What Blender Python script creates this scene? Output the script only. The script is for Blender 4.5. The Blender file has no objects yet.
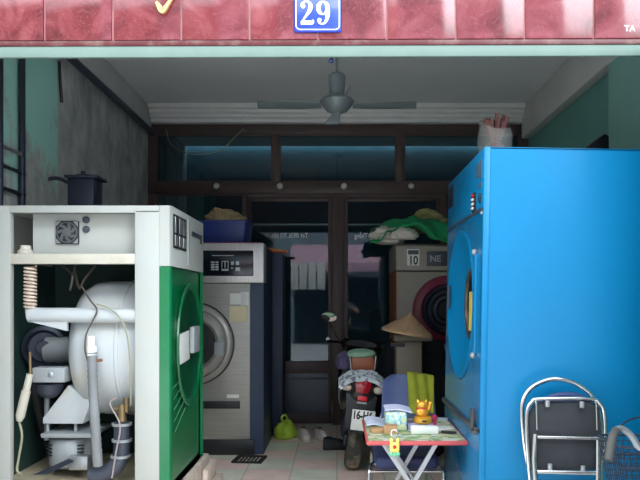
import bpy, bmesh, math, random
from mathutils import Vector, Matrix, noise
R = math.radians
rnd = random.Random(11)
SC = bpy.context.scene
C = SC.collection
F, EYE = 721.5, 1.5
V = Vector

def P(px, py, Y):
    "point of the place seen at pixel (px,py) when it stands Y metres in front of the viewer"
    return V(((px - 337) / F * Y, Y, EYE + (300 - py) / F * Y))

# ------------------------------------------------------------------ materials
def lin(v):
    v /= 255.0
    return v / 12.92 if v <= .04045 else ((v + .055) / 1.055) ** 2.4
def rgb(r, g, b): return (lin(r), lin(g), lin(b), 1)

def new_mat(name):
    m = bpy.data.materials.new(name); m.use_nodes = True
    nt = m.node_tree
    b = nt.nodes['Principled BSDF']
    return m, nt, b

def pm(name, col, rough=.5, metal=0, var=.12, scale=6, bump=0, bscale=60, coat=0, dirt=None, dscale=3, damt=.5, stretch=(1, 1, 1), spec=.5, alpha=1):
    m, nt, b = new_mat(name)
    N, L = nt.nodes, nt.links
    tc = N.new('ShaderNodeTexCoord'); mp = N.new('ShaderNodeMapping'); mp.inputs['Scale'].default_value = stretch
    L.new(tc.outputs['Object'], mp.inputs['Vector'])
    nz = N.new('ShaderNodeTexNoise'); nz.inputs['Scale'].default_value = scale; nz.inputs['Detail'].default_value = 6
    L.new(mp.outputs[0], nz.inputs['Vector'])
    cr = N.new('ShaderNodeValToRGB')
    a = [max(0, c * (1 - var)) for c in col[:3]] + [1]; z = [min(1, c * (1 + var)) for c in col[:3]] + [1]
    cr.color_ramp.elements[0].color = a; cr.color_ramp.elements[1].color = z
    cr.color_ramp.elements[0].position = .3; cr.color_ramp.elements[1].position = .7
    L.new(nz.outputs['Fac'], cr.inputs['Fac'])
    out = cr.outputs['Color']
    if dirt:
        n2 = N.new('ShaderNodeTexNoise'); n2.inputs['Scale'].default_value = dscale; n2.inputs['Detail'].default_value = 8; n2.inputs['Roughness'].default_value = .65
        L.new(mp.outputs[0], n2.inputs['Vector'])
        r2 = N.new('ShaderNodeMapRange'); r2.inputs['From Min'].default_value = .5; r2.inputs['From Max'].default_value = .72; r2.inputs['To Max'].default_value = damt
        L.new(n2.outputs['Fac'], r2.inputs['Value'])
        mx = N.new('ShaderNodeMix'); mx.data_type = 'RGBA'
        L.new(r2.outputs[0], mx.inputs['Factor']); L.new(out, mx.inputs['A']); mx.inputs['B'].default_value = dirt
        out = mx.outputs['Result']
    L.new(out, b.inputs['Base Color'])
    b.inputs['Roughness'].default_value = rough; b.inputs['Metallic'].default_value = metal
    b.inputs['Coat Weight'].default_value = coat; b.inputs['Coat Roughness'].default_value = .08
    b.inputs['Specular IOR Level'].default_value = spec
    b.inputs['Alpha'].default_value = alpha
    if bump:
        n3 = N.new('ShaderNodeTexNoise'); n3.inputs['Scale'].default_value = bscale; n3.inputs['Detail'].default_value = 4
        L.new(mp.outputs[0], n3.inputs['Vector'])
        bp = N.new('ShaderNodeBump'); bp.inputs['Strength'].default_value = bump; bp.inputs['Distance'].default_value = .01
        L.new(n3.outputs['Fac'], bp.inputs['Height']); L.new(bp.outputs[0], b.inputs['Normal'])
    return m

def glass_mat(name, tint, ior=1.8, rough=.02):
    m, nt, b = new_mat(name); N, L = nt.nodes, nt.links
    N.remove(b)
    tr = N.new('ShaderNodeBsdfTransparent'); tr.inputs[0].default_value = tint
    gl = N.new('ShaderNodeBsdfGlossy'); gl.inputs['Roughness'].default_value = rough
    fr = N.new('ShaderNodeFresnel'); fr.inputs['IOR'].default_value = ior
    mx = N.new('ShaderNodeMixShader')
    L.new(fr.outputs[0], mx.inputs[0]); L.new(tr.outputs[0], mx.inputs[1]); L.new(gl.outputs[0], mx.inputs[2])
    L.new(mx.outputs[0], N['Material Output'].inputs[0])
    return m

def marble_tile(name):
    m, nt, b = new_mat(name); N, L = nt.nodes, nt.links
    tc = N.new('ShaderNodeTexCoord')
    n1 = N.new('ShaderNodeTexNoise'); n1.inputs['Scale'].default_value = 5; n1.inputs['Detail'].default_value = 9; n1.inputs['Distortion'].default_value = 1.4
    L.new(tc.outputs['Object'], n1.inputs['Vector'])
    cr = N.new('ShaderNodeValToRGB'); e = cr.color_ramp.elements
    e[0].position = .3; e[0].color = rgb(92, 26, 34); e[1].position = .75; e[1].color = rgb(146, 76, 82)
    k = e.new(.5); k.color = rgb(122, 46, 54)
    L.new(n1.outputs['Fac'], cr.inputs['Fac'])
    n2 = N.new('ShaderNodeTexNoise'); n2.inputs['Scale'].default_value = 9; n2.inputs['Detail'].default_value = 5; n2.inputs['Distortion'].default_value = 2.5
    L.new(tc.outputs['Object'], n2.inputs['Vector'])
    ab = N.new('ShaderNodeMath'); ab.operation = 'SUBTRACT'; ab.inputs[1].default_value = .5; L.new(n2.outputs['Fac'], ab.inputs[0])
    a2 = N.new('ShaderNodeMath'); a2.operation = 'ABSOLUTE'; L.new(ab.outputs[0], a2.inputs[0])
    mr = N.new('ShaderNodeMapRange'); mr.inputs['From Max'].default_value = .02; mr.inputs['To Min'].default_value = .45; mr.inputs['To Max'].default_value = 0
    L.new(a2.outputs[0], mr.inputs['Value'])
    mx = N.new('ShaderNodeMix'); mx.data_type = 'RGBA'; mx.inputs['B'].default_value = rgb(150, 88, 92)
    L.new(mr.outputs[0], mx.inputs['Factor']); L.new(cr.outputs[0], mx.inputs['A']); L.new(mx.outputs['Result'], b.inputs['Base Color'])
    b.inputs['Roughness'].default_value = .13
    b.inputs['Specular IOR Level'].default_value = .8
    return m

def floor_tile(name):
    m, nt, b = new_mat(name); N, L = nt.nodes, nt.links
    tc = N.new('ShaderNodeTexCoord'); mp = N.new('ShaderNodeMapping'); mp.inputs['Scale'].default_value = (1 / .4, 1 / .4, 1)
    L.new(tc.outputs['Object'], mp.inputs[0])
    ck = N.new('ShaderNodeTexChecker'); ck.inputs['Scale'].default_value = 1; ck.inputs['Color1'].default_value = rgb(252, 222, 208); ck.inputs['Color2'].default_value = rgb(238, 234, 214)
    L.new(mp.outputs[0], ck.inputs['Vector'])
    br = N.new('ShaderNodeTexBrick'); br.offset = 0; br.inputs['Scale'].default_value = 1
    br.inputs['Brick Width'].default_value = 1; br.inputs['Row Height'].default_value = 1; br.inputs['Mortar Size'].default_value = .012
    br.inputs['Color1'].default_value = br.inputs['Color2'].default_value = (1, 1, 1, 1); br.inputs['Mortar'].default_value = (.62, .6, .58, 1)
    L.new(mp.outputs[0], br.inputs['Vector'])
    nz = N.new('ShaderNodeTexNoise'); nz.inputs['Scale'].default_value = 5; nz.inputs['Detail'].default_value = 8; L.new(tc.outputs['Object'], nz.inputs['Vector'])
    mr = N.new('ShaderNodeMapRange'); mr.inputs['To Min'].default_value = .75; mr.inputs['To Max'].default_value = 1.25; L.new(nz.outputs['Fac'], mr.inputs['Value'])
    m1 = N.new('ShaderNodeMix'); m1.data_type = 'RGBA'; m1.blend_type = 'MULTIPLY'; m1.inputs['Factor'].default_value = 1
    L.new(ck.outputs['Color'], m1.inputs['A']); L.new(br.outputs['Color'], m1.inputs['B'])
    m2 = N.new('ShaderNodeMix'); m2.data_type = 'RGBA'; m2.blend_type = 'MULTIPLY'; m2.inputs['Factor'].default_value = 1
    L.new(m1.outputs['Result'], m2.inputs['A']); L.new(mr.outputs[0], m2.inputs['B'])
    L.new(m2.outputs['Result'], b.inputs['Base Color'])
    b.inputs['Roughness'].default_value = .35
    return m

def peeling_wall(name):
    "teal distemper on the street end of the wall, flaking to bare grey cement; the rest of the wall is grey"
    m, nt, b = new_mat(name); N, L = nt.nodes, nt.links
    tc = N.new('ShaderNodeTexCoord'); sp = N.new('ShaderNodeSeparateXYZ'); L.new(tc.outputs['Object'], sp.inputs[0])
    mp = N.new('ShaderNodeMapping'); mp.inputs['Scale'].default_value = (1, 1.7, 1.15); L.new(tc.outputs['Object'], mp.inputs[0])
    n1 = N.new('ShaderNodeTexNoise'); n1.inputs['Scale'].default_value = 2.2; n1.inputs['Detail'].default_value = 10; n1.inputs['Roughness'].default_value = .65; L.new(mp.outputs[0], n1.inputs['Vector'])
    cem = N.new('ShaderNodeValToRGB'); e = cem.color_ramp.elements
    e[0].position = .32; e[0].color = rgb(140, 142, 142); e[1].position = .72; e[1].color = rgb(216, 216, 210); L.new(n1.outputs['Fac'], cem.inputs[0])
    n2 = N.new('ShaderNodeTexNoise'); n2.inputs['Scale'].default_value = 1.3; n2.inputs['Detail'].default_value = 10; n2.inputs['Roughness'].default_value = .7; L.new(mp.outputs[0], n2.inputs['Vector'])
    # teal where  z - 3.0 + noise > 0  and  y < 5.9
    a = N.new('ShaderNodeMath'); a.operation = 'MULTIPLY_ADD'; a.inputs[1].default_value = 3.2; L.new(n2.outputs['Fac'], a.inputs[0]); L.new(sp.outputs['Z'], a.inputs[2])
    f1 = N.new('ShaderNodeMapRange'); f1.inputs['From Min'].default_value = 4.05; f1.inputs['From Max'].default_value = 4.35; L.new(a.outputs[0], f1.inputs['Value'])
    f2 = N.new('ShaderNodeMapRange'); f2.inputs['From Min'].default_value = 5.84; f2.inputs['From Max'].default_value = 5.9; f2.inputs['To Min'].default_value = 1; f2.inputs['To Max'].default_value = .0; L.new(sp.outputs['Y'], f2.inputs['Value'])
    mu = N.new('ShaderNodeMath'); mu.operation = 'MULTIPLY'; L.new(f1.outputs[0], mu.inputs[0]); L.new(f2.outputs[0], mu.inputs[1])
    mx = N.new('ShaderNodeMix'); mx.data_type = 'RGBA'; mx.inputs['B'].default_value = rgb(170, 226, 212)
    L.new(mu.outputs[0], mx.inputs['Factor']); L.new(cem.outputs[0], mx.inputs['A']); L.new(mx.outputs['Result'], b.inputs['Base Color'])
    b.inputs['Roughness'].default_value = .85
    bp = N.new('ShaderNodeBump'); bp.inputs['Strength'].default_value = .4; bp.inputs['Distance'].default_value = .02
    L.new(n1.outputs['Fac'], bp.inputs['Height']); L.new(bp.outputs[0], b.inputs['Normal'])
    return m

def patterned(name, cols, scale, rough=.6):
    m, nt, b = new_mat(name); N, L = nt.nodes, nt.links
    tc = N.new('ShaderNodeTexCoord'); vo = N.new('ShaderNodeTexVoronoi'); vo.inputs['Scale'].default_value = scale
    L.new(tc.outputs['Object'], vo.inputs['Vector'])
    sx = N.new('ShaderNodeSeparateColor'); L.new(vo.outputs['Color'], sx.inputs[0])
    cr = N.new('ShaderNodeValToRGB'); cr.color_ramp.interpolation = 'CONSTANT'
    e = cr.color_ramp.elements
    e[0].color = cols[0]; e[1].color = cols[1]; e[1].position = 1 / len(cols)
    for i, c in enumerate(cols[2:]):
        k = e.new((i + 2) / len(cols)); k.color = c
    L.new(sx.outputs[0], cr.inputs[0]); L.new(cr.outputs[0], b.inputs['Base Color'])
    b.inputs['Roughness'].default_value = rough
    return m

M = {}
M['tile'] = marble_tile('red marbled tile')
M['grout'] = pm('pink grout', rgb(206, 142, 142), .8)
M['tile_edge'] = pm('dark red tile edge', rgb(92, 30, 36), .4, dirt=rgb(150, 130, 120), dscale=6, damt=.6)
M['mint'] = pm('pale mint paint', rgb(112, 132, 124), .6, var=.05)
M['floor'] = floor_tile('pink and green floor tile')
M['road'] = pm('pale street concrete', rgb(188, 191, 194), .9, bump=.3)
M['peel'] = peeling_wall('peeling teal wall')
M['teal'] = pm('dark teal wall paint', rgb(104, 160, 152), .75, var=.08, scale=2)
M['teal2'] = pm('lighter teal pilaster paint', rgb(140, 190, 180), .75, var=.06, scale=2)
M['plaster'] = pm('off white plaster', rgb(214, 214, 210), .85, var=.06, scale=2)
M['ceil'] = pm('ceiling paint', rgb(236, 238, 238), .85, var=.05, scale=1)
M['crown'] = pm('white crown moulding', rgb(236, 236, 232), .7, var=.04)
M['brown'] = pm('dark brown painted wood', rgb(84, 68, 66), .45, var=.1, scale=9, stretch=(1, 1, .2))
M['glass'] = glass_mat('dark window glass', (.5, .62, .68, 1), ior=1.5)
M['clear'] = glass_mat('porthole glass', (.35, .4, .42, 1), ior=1.6)
M['darkpanel'] = pm('dark door sheet', rgb(74, 80, 92), .35, metal=.3, var=.1, scale=3)
M['knob'] = pm('pale plastic knob', rgb(214, 212, 204), .35, var=.02)
M['lettering'] = pm('white sticker lettering', rgb(246, 248, 248), .5, var=.02)
M['fan'] = pm('grey fan metal', rgb(124, 134, 136), .4, metal=.3, var=.1)
M['conduit'] = pm('dark grey conduit', rgb(64, 68, 80), .5, var=.1)
M['darkmetal'] = pm('dark blue grey metal', rgb(48, 54, 68), .45, metal=.4, var=.15, scale=12)
M['white'] = pm('aged white enamel', rgb(176, 178, 173), .4, var=.03, scale=3, dirt=rgb(186, 176, 156), dscale=4, damt=.3)
M['cream'] = pm('cream enamel', rgb(196, 190, 176), .45, var=.05, dirt=rgb(170, 150, 120), dscale=8, damt=.4)
M['green'] = pm('green enamel', rgb(3, 108, 62), .32, var=.1, scale=2, stretch=(1, 1, 3), coat=.25)
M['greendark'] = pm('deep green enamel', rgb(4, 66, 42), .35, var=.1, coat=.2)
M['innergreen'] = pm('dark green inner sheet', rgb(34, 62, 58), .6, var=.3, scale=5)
M['black'] = pm('black plastic', rgb(26, 27, 30), .45, var=.1)
M['rotor'] = pm('grey fan plastic', rgb(84, 86, 90), .5)
M['rubber'] = pm('black rubber', rgb(34, 34, 36), .75, var=.15, bump=.3)
M['tyre'] = pm('dusty tyre rubber', rgb(64, 62, 58), .85, var=.2, dirt=rgb(178, 164, 140), dscale=7, damt=.85, bump=.5)
M['drum'] = pm('pale grey drum steel', rgb(188, 192, 194), .4, var=.04, scale=3, dirt=rgb(196, 180, 150), dscale=3, damt=.5)
M['greycast'] = pm('grey cast metal', rgb(158, 162, 164), .5, metal=.2, var=.1)
M['greyhose'] = pm('grey ribbed hose', rgb(126, 128, 130), .6, var=.15)
M['rust'] = pm('rusty iron', rgb(140, 96, 66), .8, var=.3, scale=20)
M['brass'] = pm('dull brass', rgb(140, 118, 84), .45, metal=.6, var=.15)
M['springrust'] = pm('rust flecked spring steel', rgb(206, 186, 168), .5, var=.2, scale=30)
M['beigepan'] = pm('dusty base pan', rgb(186, 172, 146), .8, var=.2, scale=8)
M['concrete'] = pm('plinth concrete', rgb(206, 188, 174), .8, var=.15, scale=10, bump=.3)
M['steel'] = pm('brushed stainless steel', rgb(158, 155, 147), .36, metal=.35, var=.08, scale=3, stretch=(1, 1, 20))
M['steelhead'] = pm('pale brushed steel', rgb(196, 192, 190), .4, metal=.5, var=.08, scale=3, stretch=(20, 1, 1))
M['navy'] = pm('navy painted sheet', rgb(48, 62, 88), .5, var=.1)
M['display'] = pm('dark display', rgb(22, 28, 38), .2, var=.05)
M['icons'] = pm('pale printed icons', rgb(186, 196, 200), .5, var=.05)
M['chrome'] = pm('chrome', rgb(212, 212, 212), .16, metal=1, var=.04)
M['alu'] = pm('satin aluminium', rgb(176, 178, 180), .35, metal=.7, var=.06)
M['paper'] = pm('white paper', rgb(230, 230, 224), .8, var=.03)
M['creampaper'] = pm('cream paper', rgb(226, 214, 176), .8, var=.05)
M['redsheet'] = pm('dark red sheet', rgb(130, 40, 44), .6)
M['binblue'] = pm('blue plastic', rgb(24, 50, 124), .4, var=.08)
M['clothbeige'] = pm('beige cloth', rgb(166, 146, 108), .9, var=.25, scale=9, bump=.3)
M['clothgreen'] = pm('green cloth', rgb(34, 156, 96), .85, var=.25, scale=6, bump=.2)
M['clotholive'] = pm('olive beige cloth', rgb(160, 158, 104), .9, var=.2)
M['clothwhite'] = pm('off white cloth', rgb(214, 208, 196), .85, var=.12)
M['beigeold'] = pm('dull beige plastic', rgb(116, 108, 96), .6, var=.1)
M['maroon'] = pm('maroon paint', rgb(122, 24, 58), .4, var=.1)
M['beige'] = pm('beige enamel', rgb(150, 144, 134), .45, var=.06, dirt=rgb(140, 120, 90), damt=.3)
M['wood'] = pm('orange brown wood', rgb(150, 92, 56), .6, var=.2, scale=10, stretch=(1, 1, .15))
M['orange'] = pm('orange vinyl', rgb(206, 130, 50), .5)
M['red'] = pm('red plastic', rgb(196, 34, 44), .3, var=.05)
M['straw'] = pm('straw palm leaf', rgb(176, 142, 110), .8, var=.12, scale=30, bump=.2)
M['blue'] = pm('sky blue enamel', rgb(3, 120, 172), .38, var=.05, scale=1.2, spec=.35)
M['bluedark'] = pm('blue enamel panel', rgb(8, 110, 160), .2, var=.06, scale=2, spec=.5)
M['trim'] = pm('dull metal trim', rgb(82, 84, 88), .45, metal=.5, var=.15)
M['yellow'] = pm('yellow paper', rgb(222, 196, 92), .7)
M['vinylblue'] = pm('slate blue vinyl', rgb(84, 98, 142), .5, var=.08, bump=.1)
M['seatblue'] = pm('dark blue vinyl', rgb(50, 62, 106), .5, var=.1)
M['navygrey'] = pm('worn grey blue label', rgb(70, 92, 112), .5)
M['olive'] = pm('olive green towel', rgb(146, 152, 44), .95, var=.12, scale=14, bump=.4, bscale=200)
M['pinkedge'] = pm('pink red table edging', rgb(196, 84, 86), .5, var=.1)
M['map'] = patterned('printed green and beige table surface', [rgb(150, 170, 120), rgb(196, 190, 150), rgb(110, 150, 100), rgb(206, 204, 190)], 22)
M['cards'] = patterned('pale blue and yellow card edges', [rgb(170, 214, 216), rgb(214, 220, 170), rgb(140, 190, 200), rgb(226, 232, 226)], 60)
M['kraft'] = pm('brown cardboard', rgb(176, 138, 96), .8, var=.1)
M['lilac'] = pm('lilac card', rgb(172, 158, 196), .7)
M['gold'] = pm('glossy gold plastic', rgb(240, 176, 62), .25, metal=.45, var=.12)
M['pink'] = pm('pink plastic', rgb(226, 64, 110), .4)
M['charm'] = pm('yellow charm rubber', rgb(236, 214, 110), .5)
M['charmgreen'] = pm('mint green charm rubber', rgb(110, 190, 150), .5)
M['bag'] = pm('milky plastic bag', rgb(150, 150, 144), .45, var=.1, alpha=.3)
M['stick'] = pm('dark red sticks', rgb(98, 56, 52), .7, var=.3)
M['lime'] = pm('lime green plastic bag', rgb(176, 206, 64), .4, var=.2, scale=12)
M['yellowbag'] = pm('olive yellow plastic bag', rgb(120, 120, 52), .5, var=.2)
M['shoe'] = pm('off white canvas', rgb(220, 212, 204), .8, var=.08)
M['sole'] = pm('cream rubber sole', rgb(196, 186, 168), .7)
M['grate'] = pm('dark iron grate', rgb(56, 54, 54), .6, metal=.4)
M['scooter'] = pm('black scooter fairing', rgb(28, 30, 34), .25, var=.1, coat=.4)
M['plate'] = pm('white number plate', rgb(222, 222, 216), .5, var=.06)
M['raincoat'] = patterned('grey white printed raincoat', [rgb(206, 214, 218), rgb(190, 200, 206), rgb(214, 218, 220), rgb(120, 124, 140), rgb(200, 208, 212)], 45)
M['leather'] = pm('brown leather', rgb(150, 84, 54), .5, var=.12)
M['palegreen'] = pm('pale green fabric', rgb(140, 176, 150), .8, var=.1)
M['purple'] = pm('dusky purple fabric', rgb(76, 70, 100), .8)
M['mirror'] = pm('mirror', rgb(235, 238, 238), .03, metal=1, var=0)
M['plateblue'] = pm('blue enamel sign', rgb(36, 66, 190), .3, var=.04, coat=.4)
M['signgold'] = pm('gilt letter', rgb(222, 196, 130), .35, metal=.4, var=.1)
M['wire'] = pm('brown cable', rgb(86, 76, 70), .6)
M['wirepale'] = pm('yellowed cable', rgb(150, 148, 124), .6)
M['gripgrey'] = pm('grey rubber grip', rgb(72, 72, 70), .7, var=.15)
M['ledge'] = pm('dull teal glazing bar', rgb(96, 128, 130), .6)

# ------------------------------------------------------------------ mesh builder
def catmull(pts, k=6, closed=False):
    pts = [V(p) for p in pts]; n = len(pts); out = []
    rng = range(n if closed else n - 1)
    for i in rng:
        if closed: p0, p1, p2, p3 = pts[i - 1], pts[i], pts[(i + 1) % n], pts[(i + 2) % n]
        else: p0, p1, p2, p3 = pts[max(i - 1, 0)], pts[i], pts[i + 1], pts[min(i + 2, n - 1)]
        for j in range(k):
            t = j / k
            out.append(.5 * ((2 * p1) + (p2 - p0) * t + (2 * p0 - 5 * p1 + 4 * p2 - p3) * t * t + (3 * p1 - p0 - 3 * p2 + p3) * t ** 3))
    if not closed: out.append(pts[-1])
    return out

class MB:
    def __init__(s): s.bm = bmesh.new()
    def _merge(s, b2, mat=None):
        if mat is not None: bmesh.ops.transform(b2, matrix=mat, verts=b2.verts)
        me = bpy.data.meshes.new('t'); b2.to_mesh(me); b2.free(); s.bm.from_mesh(me); bpy.data.meshes.remove(me)
        return s
    def box(s, lo, hi, bev=0, rot=None, seg=2):
        lo, hi = V(lo), V(hi); c = (lo + hi) / 2; d = hi - lo
        b = bmesh.new(); bmesh.ops.create_cube(b, size=1)
        bmesh.ops.scale(b, vec=[abs(x) for x in d], verts=b.verts)
        if bev: bmesh.ops.bevel(b, geom=b.edges[:], offset=bev, segments=seg, affect='EDGES', profile=.5)
        m = Matrix.Translation(c)
        if rot is not None: m = m @ rot
        return s._merge(b, m)
    def ring(s, pts): return [s.bm.verts.new(p) for p in pts]
    def skin(s, rings, closed=False, caps=True, wrap=True):
        n = len(rings[0]); fs = []
        idx = range(len(rings) if closed else len(rings) - 1)
        for i in idx:
            a, b = rings[i], rings[(i + 1) % len(rings)]
            for j in range(n if wrap else n - 1):
                k = (j + 1) % n
                try: fs.append(s.bm.faces.new((a[j], a[k], b[k], b[j])))
                except ValueError: pass
        if caps and not closed and wrap:
            for r in (rings[0], rings[-1]):
                try: fs.append(s.bm.faces.new(r))
                except ValueError: pass
        return s
    def tube(s, pts, r, n=10, closed=False, smooth=0, sq=1.0):
        if smooth: 
            if isinstance(r, (list, tuple)): r = sum(r) / len(r)
            pts = catmull(pts, smooth, closed)
        pts = [V(p) for p in pts]; m = len(pts); rr = r if isinstance(r, (list, tuple)) else [r] * m
        rings = []; prev = None
        for i, p in enumerate(pts):
            if closed: t = pts[(i + 1) % m] - pts[i - 1]
            else: t = pts[min(i + 1, m - 1)] - pts[max(i - 1, 0)]
            t.normalize()
            if prev is None:
                u = t.orthogonal().normalized()
                if abs(t.z) < .9: u = t.cross(V((0, 0, 1))).normalized()
            else:
                u = prev - t * prev.dot(t)
                u = u.normalized() if u.length > 1e-6 else t.orthogonal().normalized()
            prev = u; w = t.cross(u)
            rings.append(s.ring([p + (u * math.cos(2 * math.pi * k / n) + w * math.sin(2 * math.pi * k / n) * sq) * rr[i] for k in range(n)]))
        return s.skin(rings, closed)
    def cyl(s, a, b, r0, r1=None, n=24): return s.tube([a, b], [r0, r0 if r1 is None else r1], n)
    def bar(s, a, b, w, h=None, up=(0, 0, 1)):
        "rectangular bar from a to b"
        a, b = V(a), V(b); h = w if h is None else h; t = (b - a).normalized(); u = t.cross(V(up)); 
        if u.length < 1e-4: u = V((1, 0, 0))
        u.normalize(); v = u.cross(t)
        rings = [s.ring([p + u * (x * w / 2) + v * (y * h / 2) for x, y in ((-1, -1), (1, -1), (1, 1), (-1, 1))]) for p in (a, b)]
        return s.skin(rings)
    def lathe(s, prof, origin, axis, n=40, sy=1.0, cap=True):
        "profile of (radius, height along axis)"
        ax = V(axis).normalized(); u = V((0, 0, 1)) if abs(ax.z) < .9 else V((1, 0, 0)); u = (u - ax * u.dot(ax)).normalized(); w = ax.cross(u); o = V(origin)
        rings = [s.ring([o + ax * h + (u * math.cos(2 * math.pi * k / n) + w * math.sin(2 * math.pi * k / n) * sy) * max(r, 1e-4) for k in range(n)]) for r, h in prof]
        return s.skin(rings, caps=cap)
    def prism(s, poly, vec, bev=0):
        b = bmesh.new(); f = b.faces.new([b.verts.new(V(p)) for p in poly])
        r = bmesh.ops.extrude_face_region(b, geom=[f]); bmesh.ops.translate(b, vec=V(vec), verts=[x for x in r['geom'] if isinstance(x, bmesh.types.BMVert)])
        bmesh.ops.recalc_face_normals(b, faces=b.faces)
        if bev: bmesh.ops.bevel(b, geom=b.edges[:], offset=bev, segments=2, affect='EDGES', profile=.5)
        return s._merge(b)
    def ball(s, c, r, n=3, rot=None, fn=None):
        r = (r, r, r) if isinstance(r, (int, float)) else r
        b = bmesh.new(); bmesh.ops.create_icosphere(b, subdivisions=n, radius=1)
        if fn:
            for v in b.verts: v.co = fn(v.co.copy())
        m = Matrix.Translation(V(c)) @ (rot if rot is not None else Matrix()) @ Matrix.Diagonal((*r, 1))
        return s._merge(b, m)
    def sheet(s, fn, nu, nv, th=.003):
        "thin cloth or paper with both faces: fn(u,v) -> point"
        g = [[V(fn(i / nu, j / nv)) for j in range(nv + 1)] for i in range(nu + 1)]
        top = [[None] * (nv + 1) for _ in range(nu + 1)]; bot = [[None] * (nv + 1) for _ in range(nu + 1)]
        for i in range(nu + 1):
            for j in range(nv + 1):
                du = g[min(i + 1, nu)][j] - g[max(i - 1, 0)][j]; dv = g[i][min(j + 1, nv)] - g[i][max(j - 1, 0)]
                nn = du.cross(dv); nn = nn.normalized() if nn.length > 1e-9 else V((0, 0, 1))
                top[i][j] = s.bm.verts.new(g[i][j] + nn * th / 2); bot[i][j] = s.bm.verts.new(g[i][j] - nn * th / 2)
        nf = s.bm.faces.new
        for i in range(nu):
            for j in range(nv):
                nf((top[i][j], top[i + 1][j], top[i + 1][j + 1], top[i][j + 1])); nf((bot[i][j], bot[i][j + 1], bot[i + 1][j + 1], bot[i + 1][j]))
        for i in range(nu):
            nf((top[i][0], bot[i][0], bot[i + 1][0], top[i + 1][0])); nf((top[i][nv], top[i + 1][nv], bot[i + 1][nv], bot[i][nv]))
        for j in range(nv):
            nf((top[0][j], top[0][j + 1], bot[0][j + 1], bot[0][j])); nf((top[nu][j], bot[nu][j], bot[nu][j + 1], top[nu][j + 1]))
        return s
    def ribbon(s, pts, ws, origin, ux, uz, size, depth, k=6):
        "calligraphic stroke: 2-D points with widths, raised by depth along the facing normal"
        p3 = catmull([V((x, y, 0)) for x, y in pts], k); w3 = catmull([V((w, 0, 0)) for w in ws], k)
        ux, uz = V(ux), V(uz); nn = ux.cross(uz).normalized(); o = V(origin)
        A, B = [], []
        for i, p in enumerate(p3):
            t = p3[min(i + 1, len(p3) - 1)] - p3[max(i - 1, 0)]; t.normalize(); q = V((-t.y, t.x, 0)) * (w3[i].x / 2)
            A.append(p + q); B.append(p - q)
        def w(p, d): return o + (ux * p.x + uz * p.y) * size + nn * d
        rings = [s.ring([w(a, 0), w(b, 0), w(b, depth), w(a, depth)]) for a, b in zip(A, B)]
        return s.skin(rings)
    def build(s, name, mat, parent=None, label=None, sharp=38, origin=None):
        bm = s.bm
        bmesh.ops.remove_doubles(bm, verts=bm.verts, dist=1e-6)
        bmesh.ops.recalc_face_normals(bm, faces=bm.faces)
        if parent is None:
            if origin is None:
                xs = [v.co for v in bm.verts]
                origin = V(((min(v.x for v in xs) + max(v.x for v in xs)) / 2, (min(v.y for v in xs) + max(v.y for v in xs)) / 2, min(v.z for v in xs)))
            off = V(origin)
        else:
            off = V(); p = parent
            while p: off += p.location; p = p.parent
        bmesh.ops.translate(bm, vec=-off, verts=bm.verts)
        for e in bm.edges:
            if len(e.link_faces) == 2 and e.calc_face_angle(0) > R(sharp): e.smooth = False
        for f in bm.faces: f.smooth = True
        me = bpy.data.meshes.new(name); bm.to_mesh(me); bm.free()
        me.materials.append(mat)
        o = bpy.data.objects.new(name, me); C.objects.link(o)
        if parent is None: o.location = off
        else: o.parent = parent
        if label: o['label'] = label
        return o

def thing(name, label, cat, loc, group=None):
    o = bpy.data.objects.new(name, None); C.objects.link(o); o.location = loc; o.empty_display_size = .1
    return tag(o, label, cat, group)
def tag(o, label, cat, group=None):
    o['label'] = label; o['category'] = cat
    if group: o['group'] = group
    return o
def struct(o): o['kind'] = 'structure'; return o
def sbox(name, lo, hi, mat, bev=0): return struct(MB().box(lo, hi, bev).build(name, mat, origin=(0, 0, 0)))

def text_mesh(txt, size, origin, ux, uz, depth=.002, mirror=False, bold=0, xs=1.0, align='CENTER'):
    "lettering as a solid: origin is the middle of the base line"
    cu = bpy.data.curves.new('t', 'FONT'); cu.body = txt; cu.size = size; cu.align_x = align; cu.extrude = depth / 2; cu.offset = bold
    ob = bpy.data.objects.new('t', cu); C.objects.link(ob)
    dg = bpy.context.evaluated_depsgraph_get(); me = bpy.data.meshes.new_from_object(ob.evaluated_get(dg))
    bpy.data.objects.remove(ob); bpy.data.curves.remove(cu)
    ux, uz = V(ux), V(uz); nn = ux.cross(uz)
    m = MB(); m.bm.from_mesh(me); bpy.data.meshes.remove(me)
    sx = -xs if mirror else xs
    for v in m.bm.verts: v.co = V(origin) + ux * (v.co.x * sx) + uz * v.co.y + nn * v.co.z
    return m
XP, ZP = V((1, 0, 0)), V((0, 0, 1))
def lumpy(seed, amt=.3, freq=1.6, flat=True):
    def fn(p):
        d = 1 + amt * noise.noise(p * freq + V((seed * 7.3, seed * 1.7, seed * 3.1))) + amt * .5 * noise.noise(p * freq * 2.7 + V((seed, seed, 0)))
        q = p * d
        if flat: q.z = max(q.z, -.5)
        return q
    return fn

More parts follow.
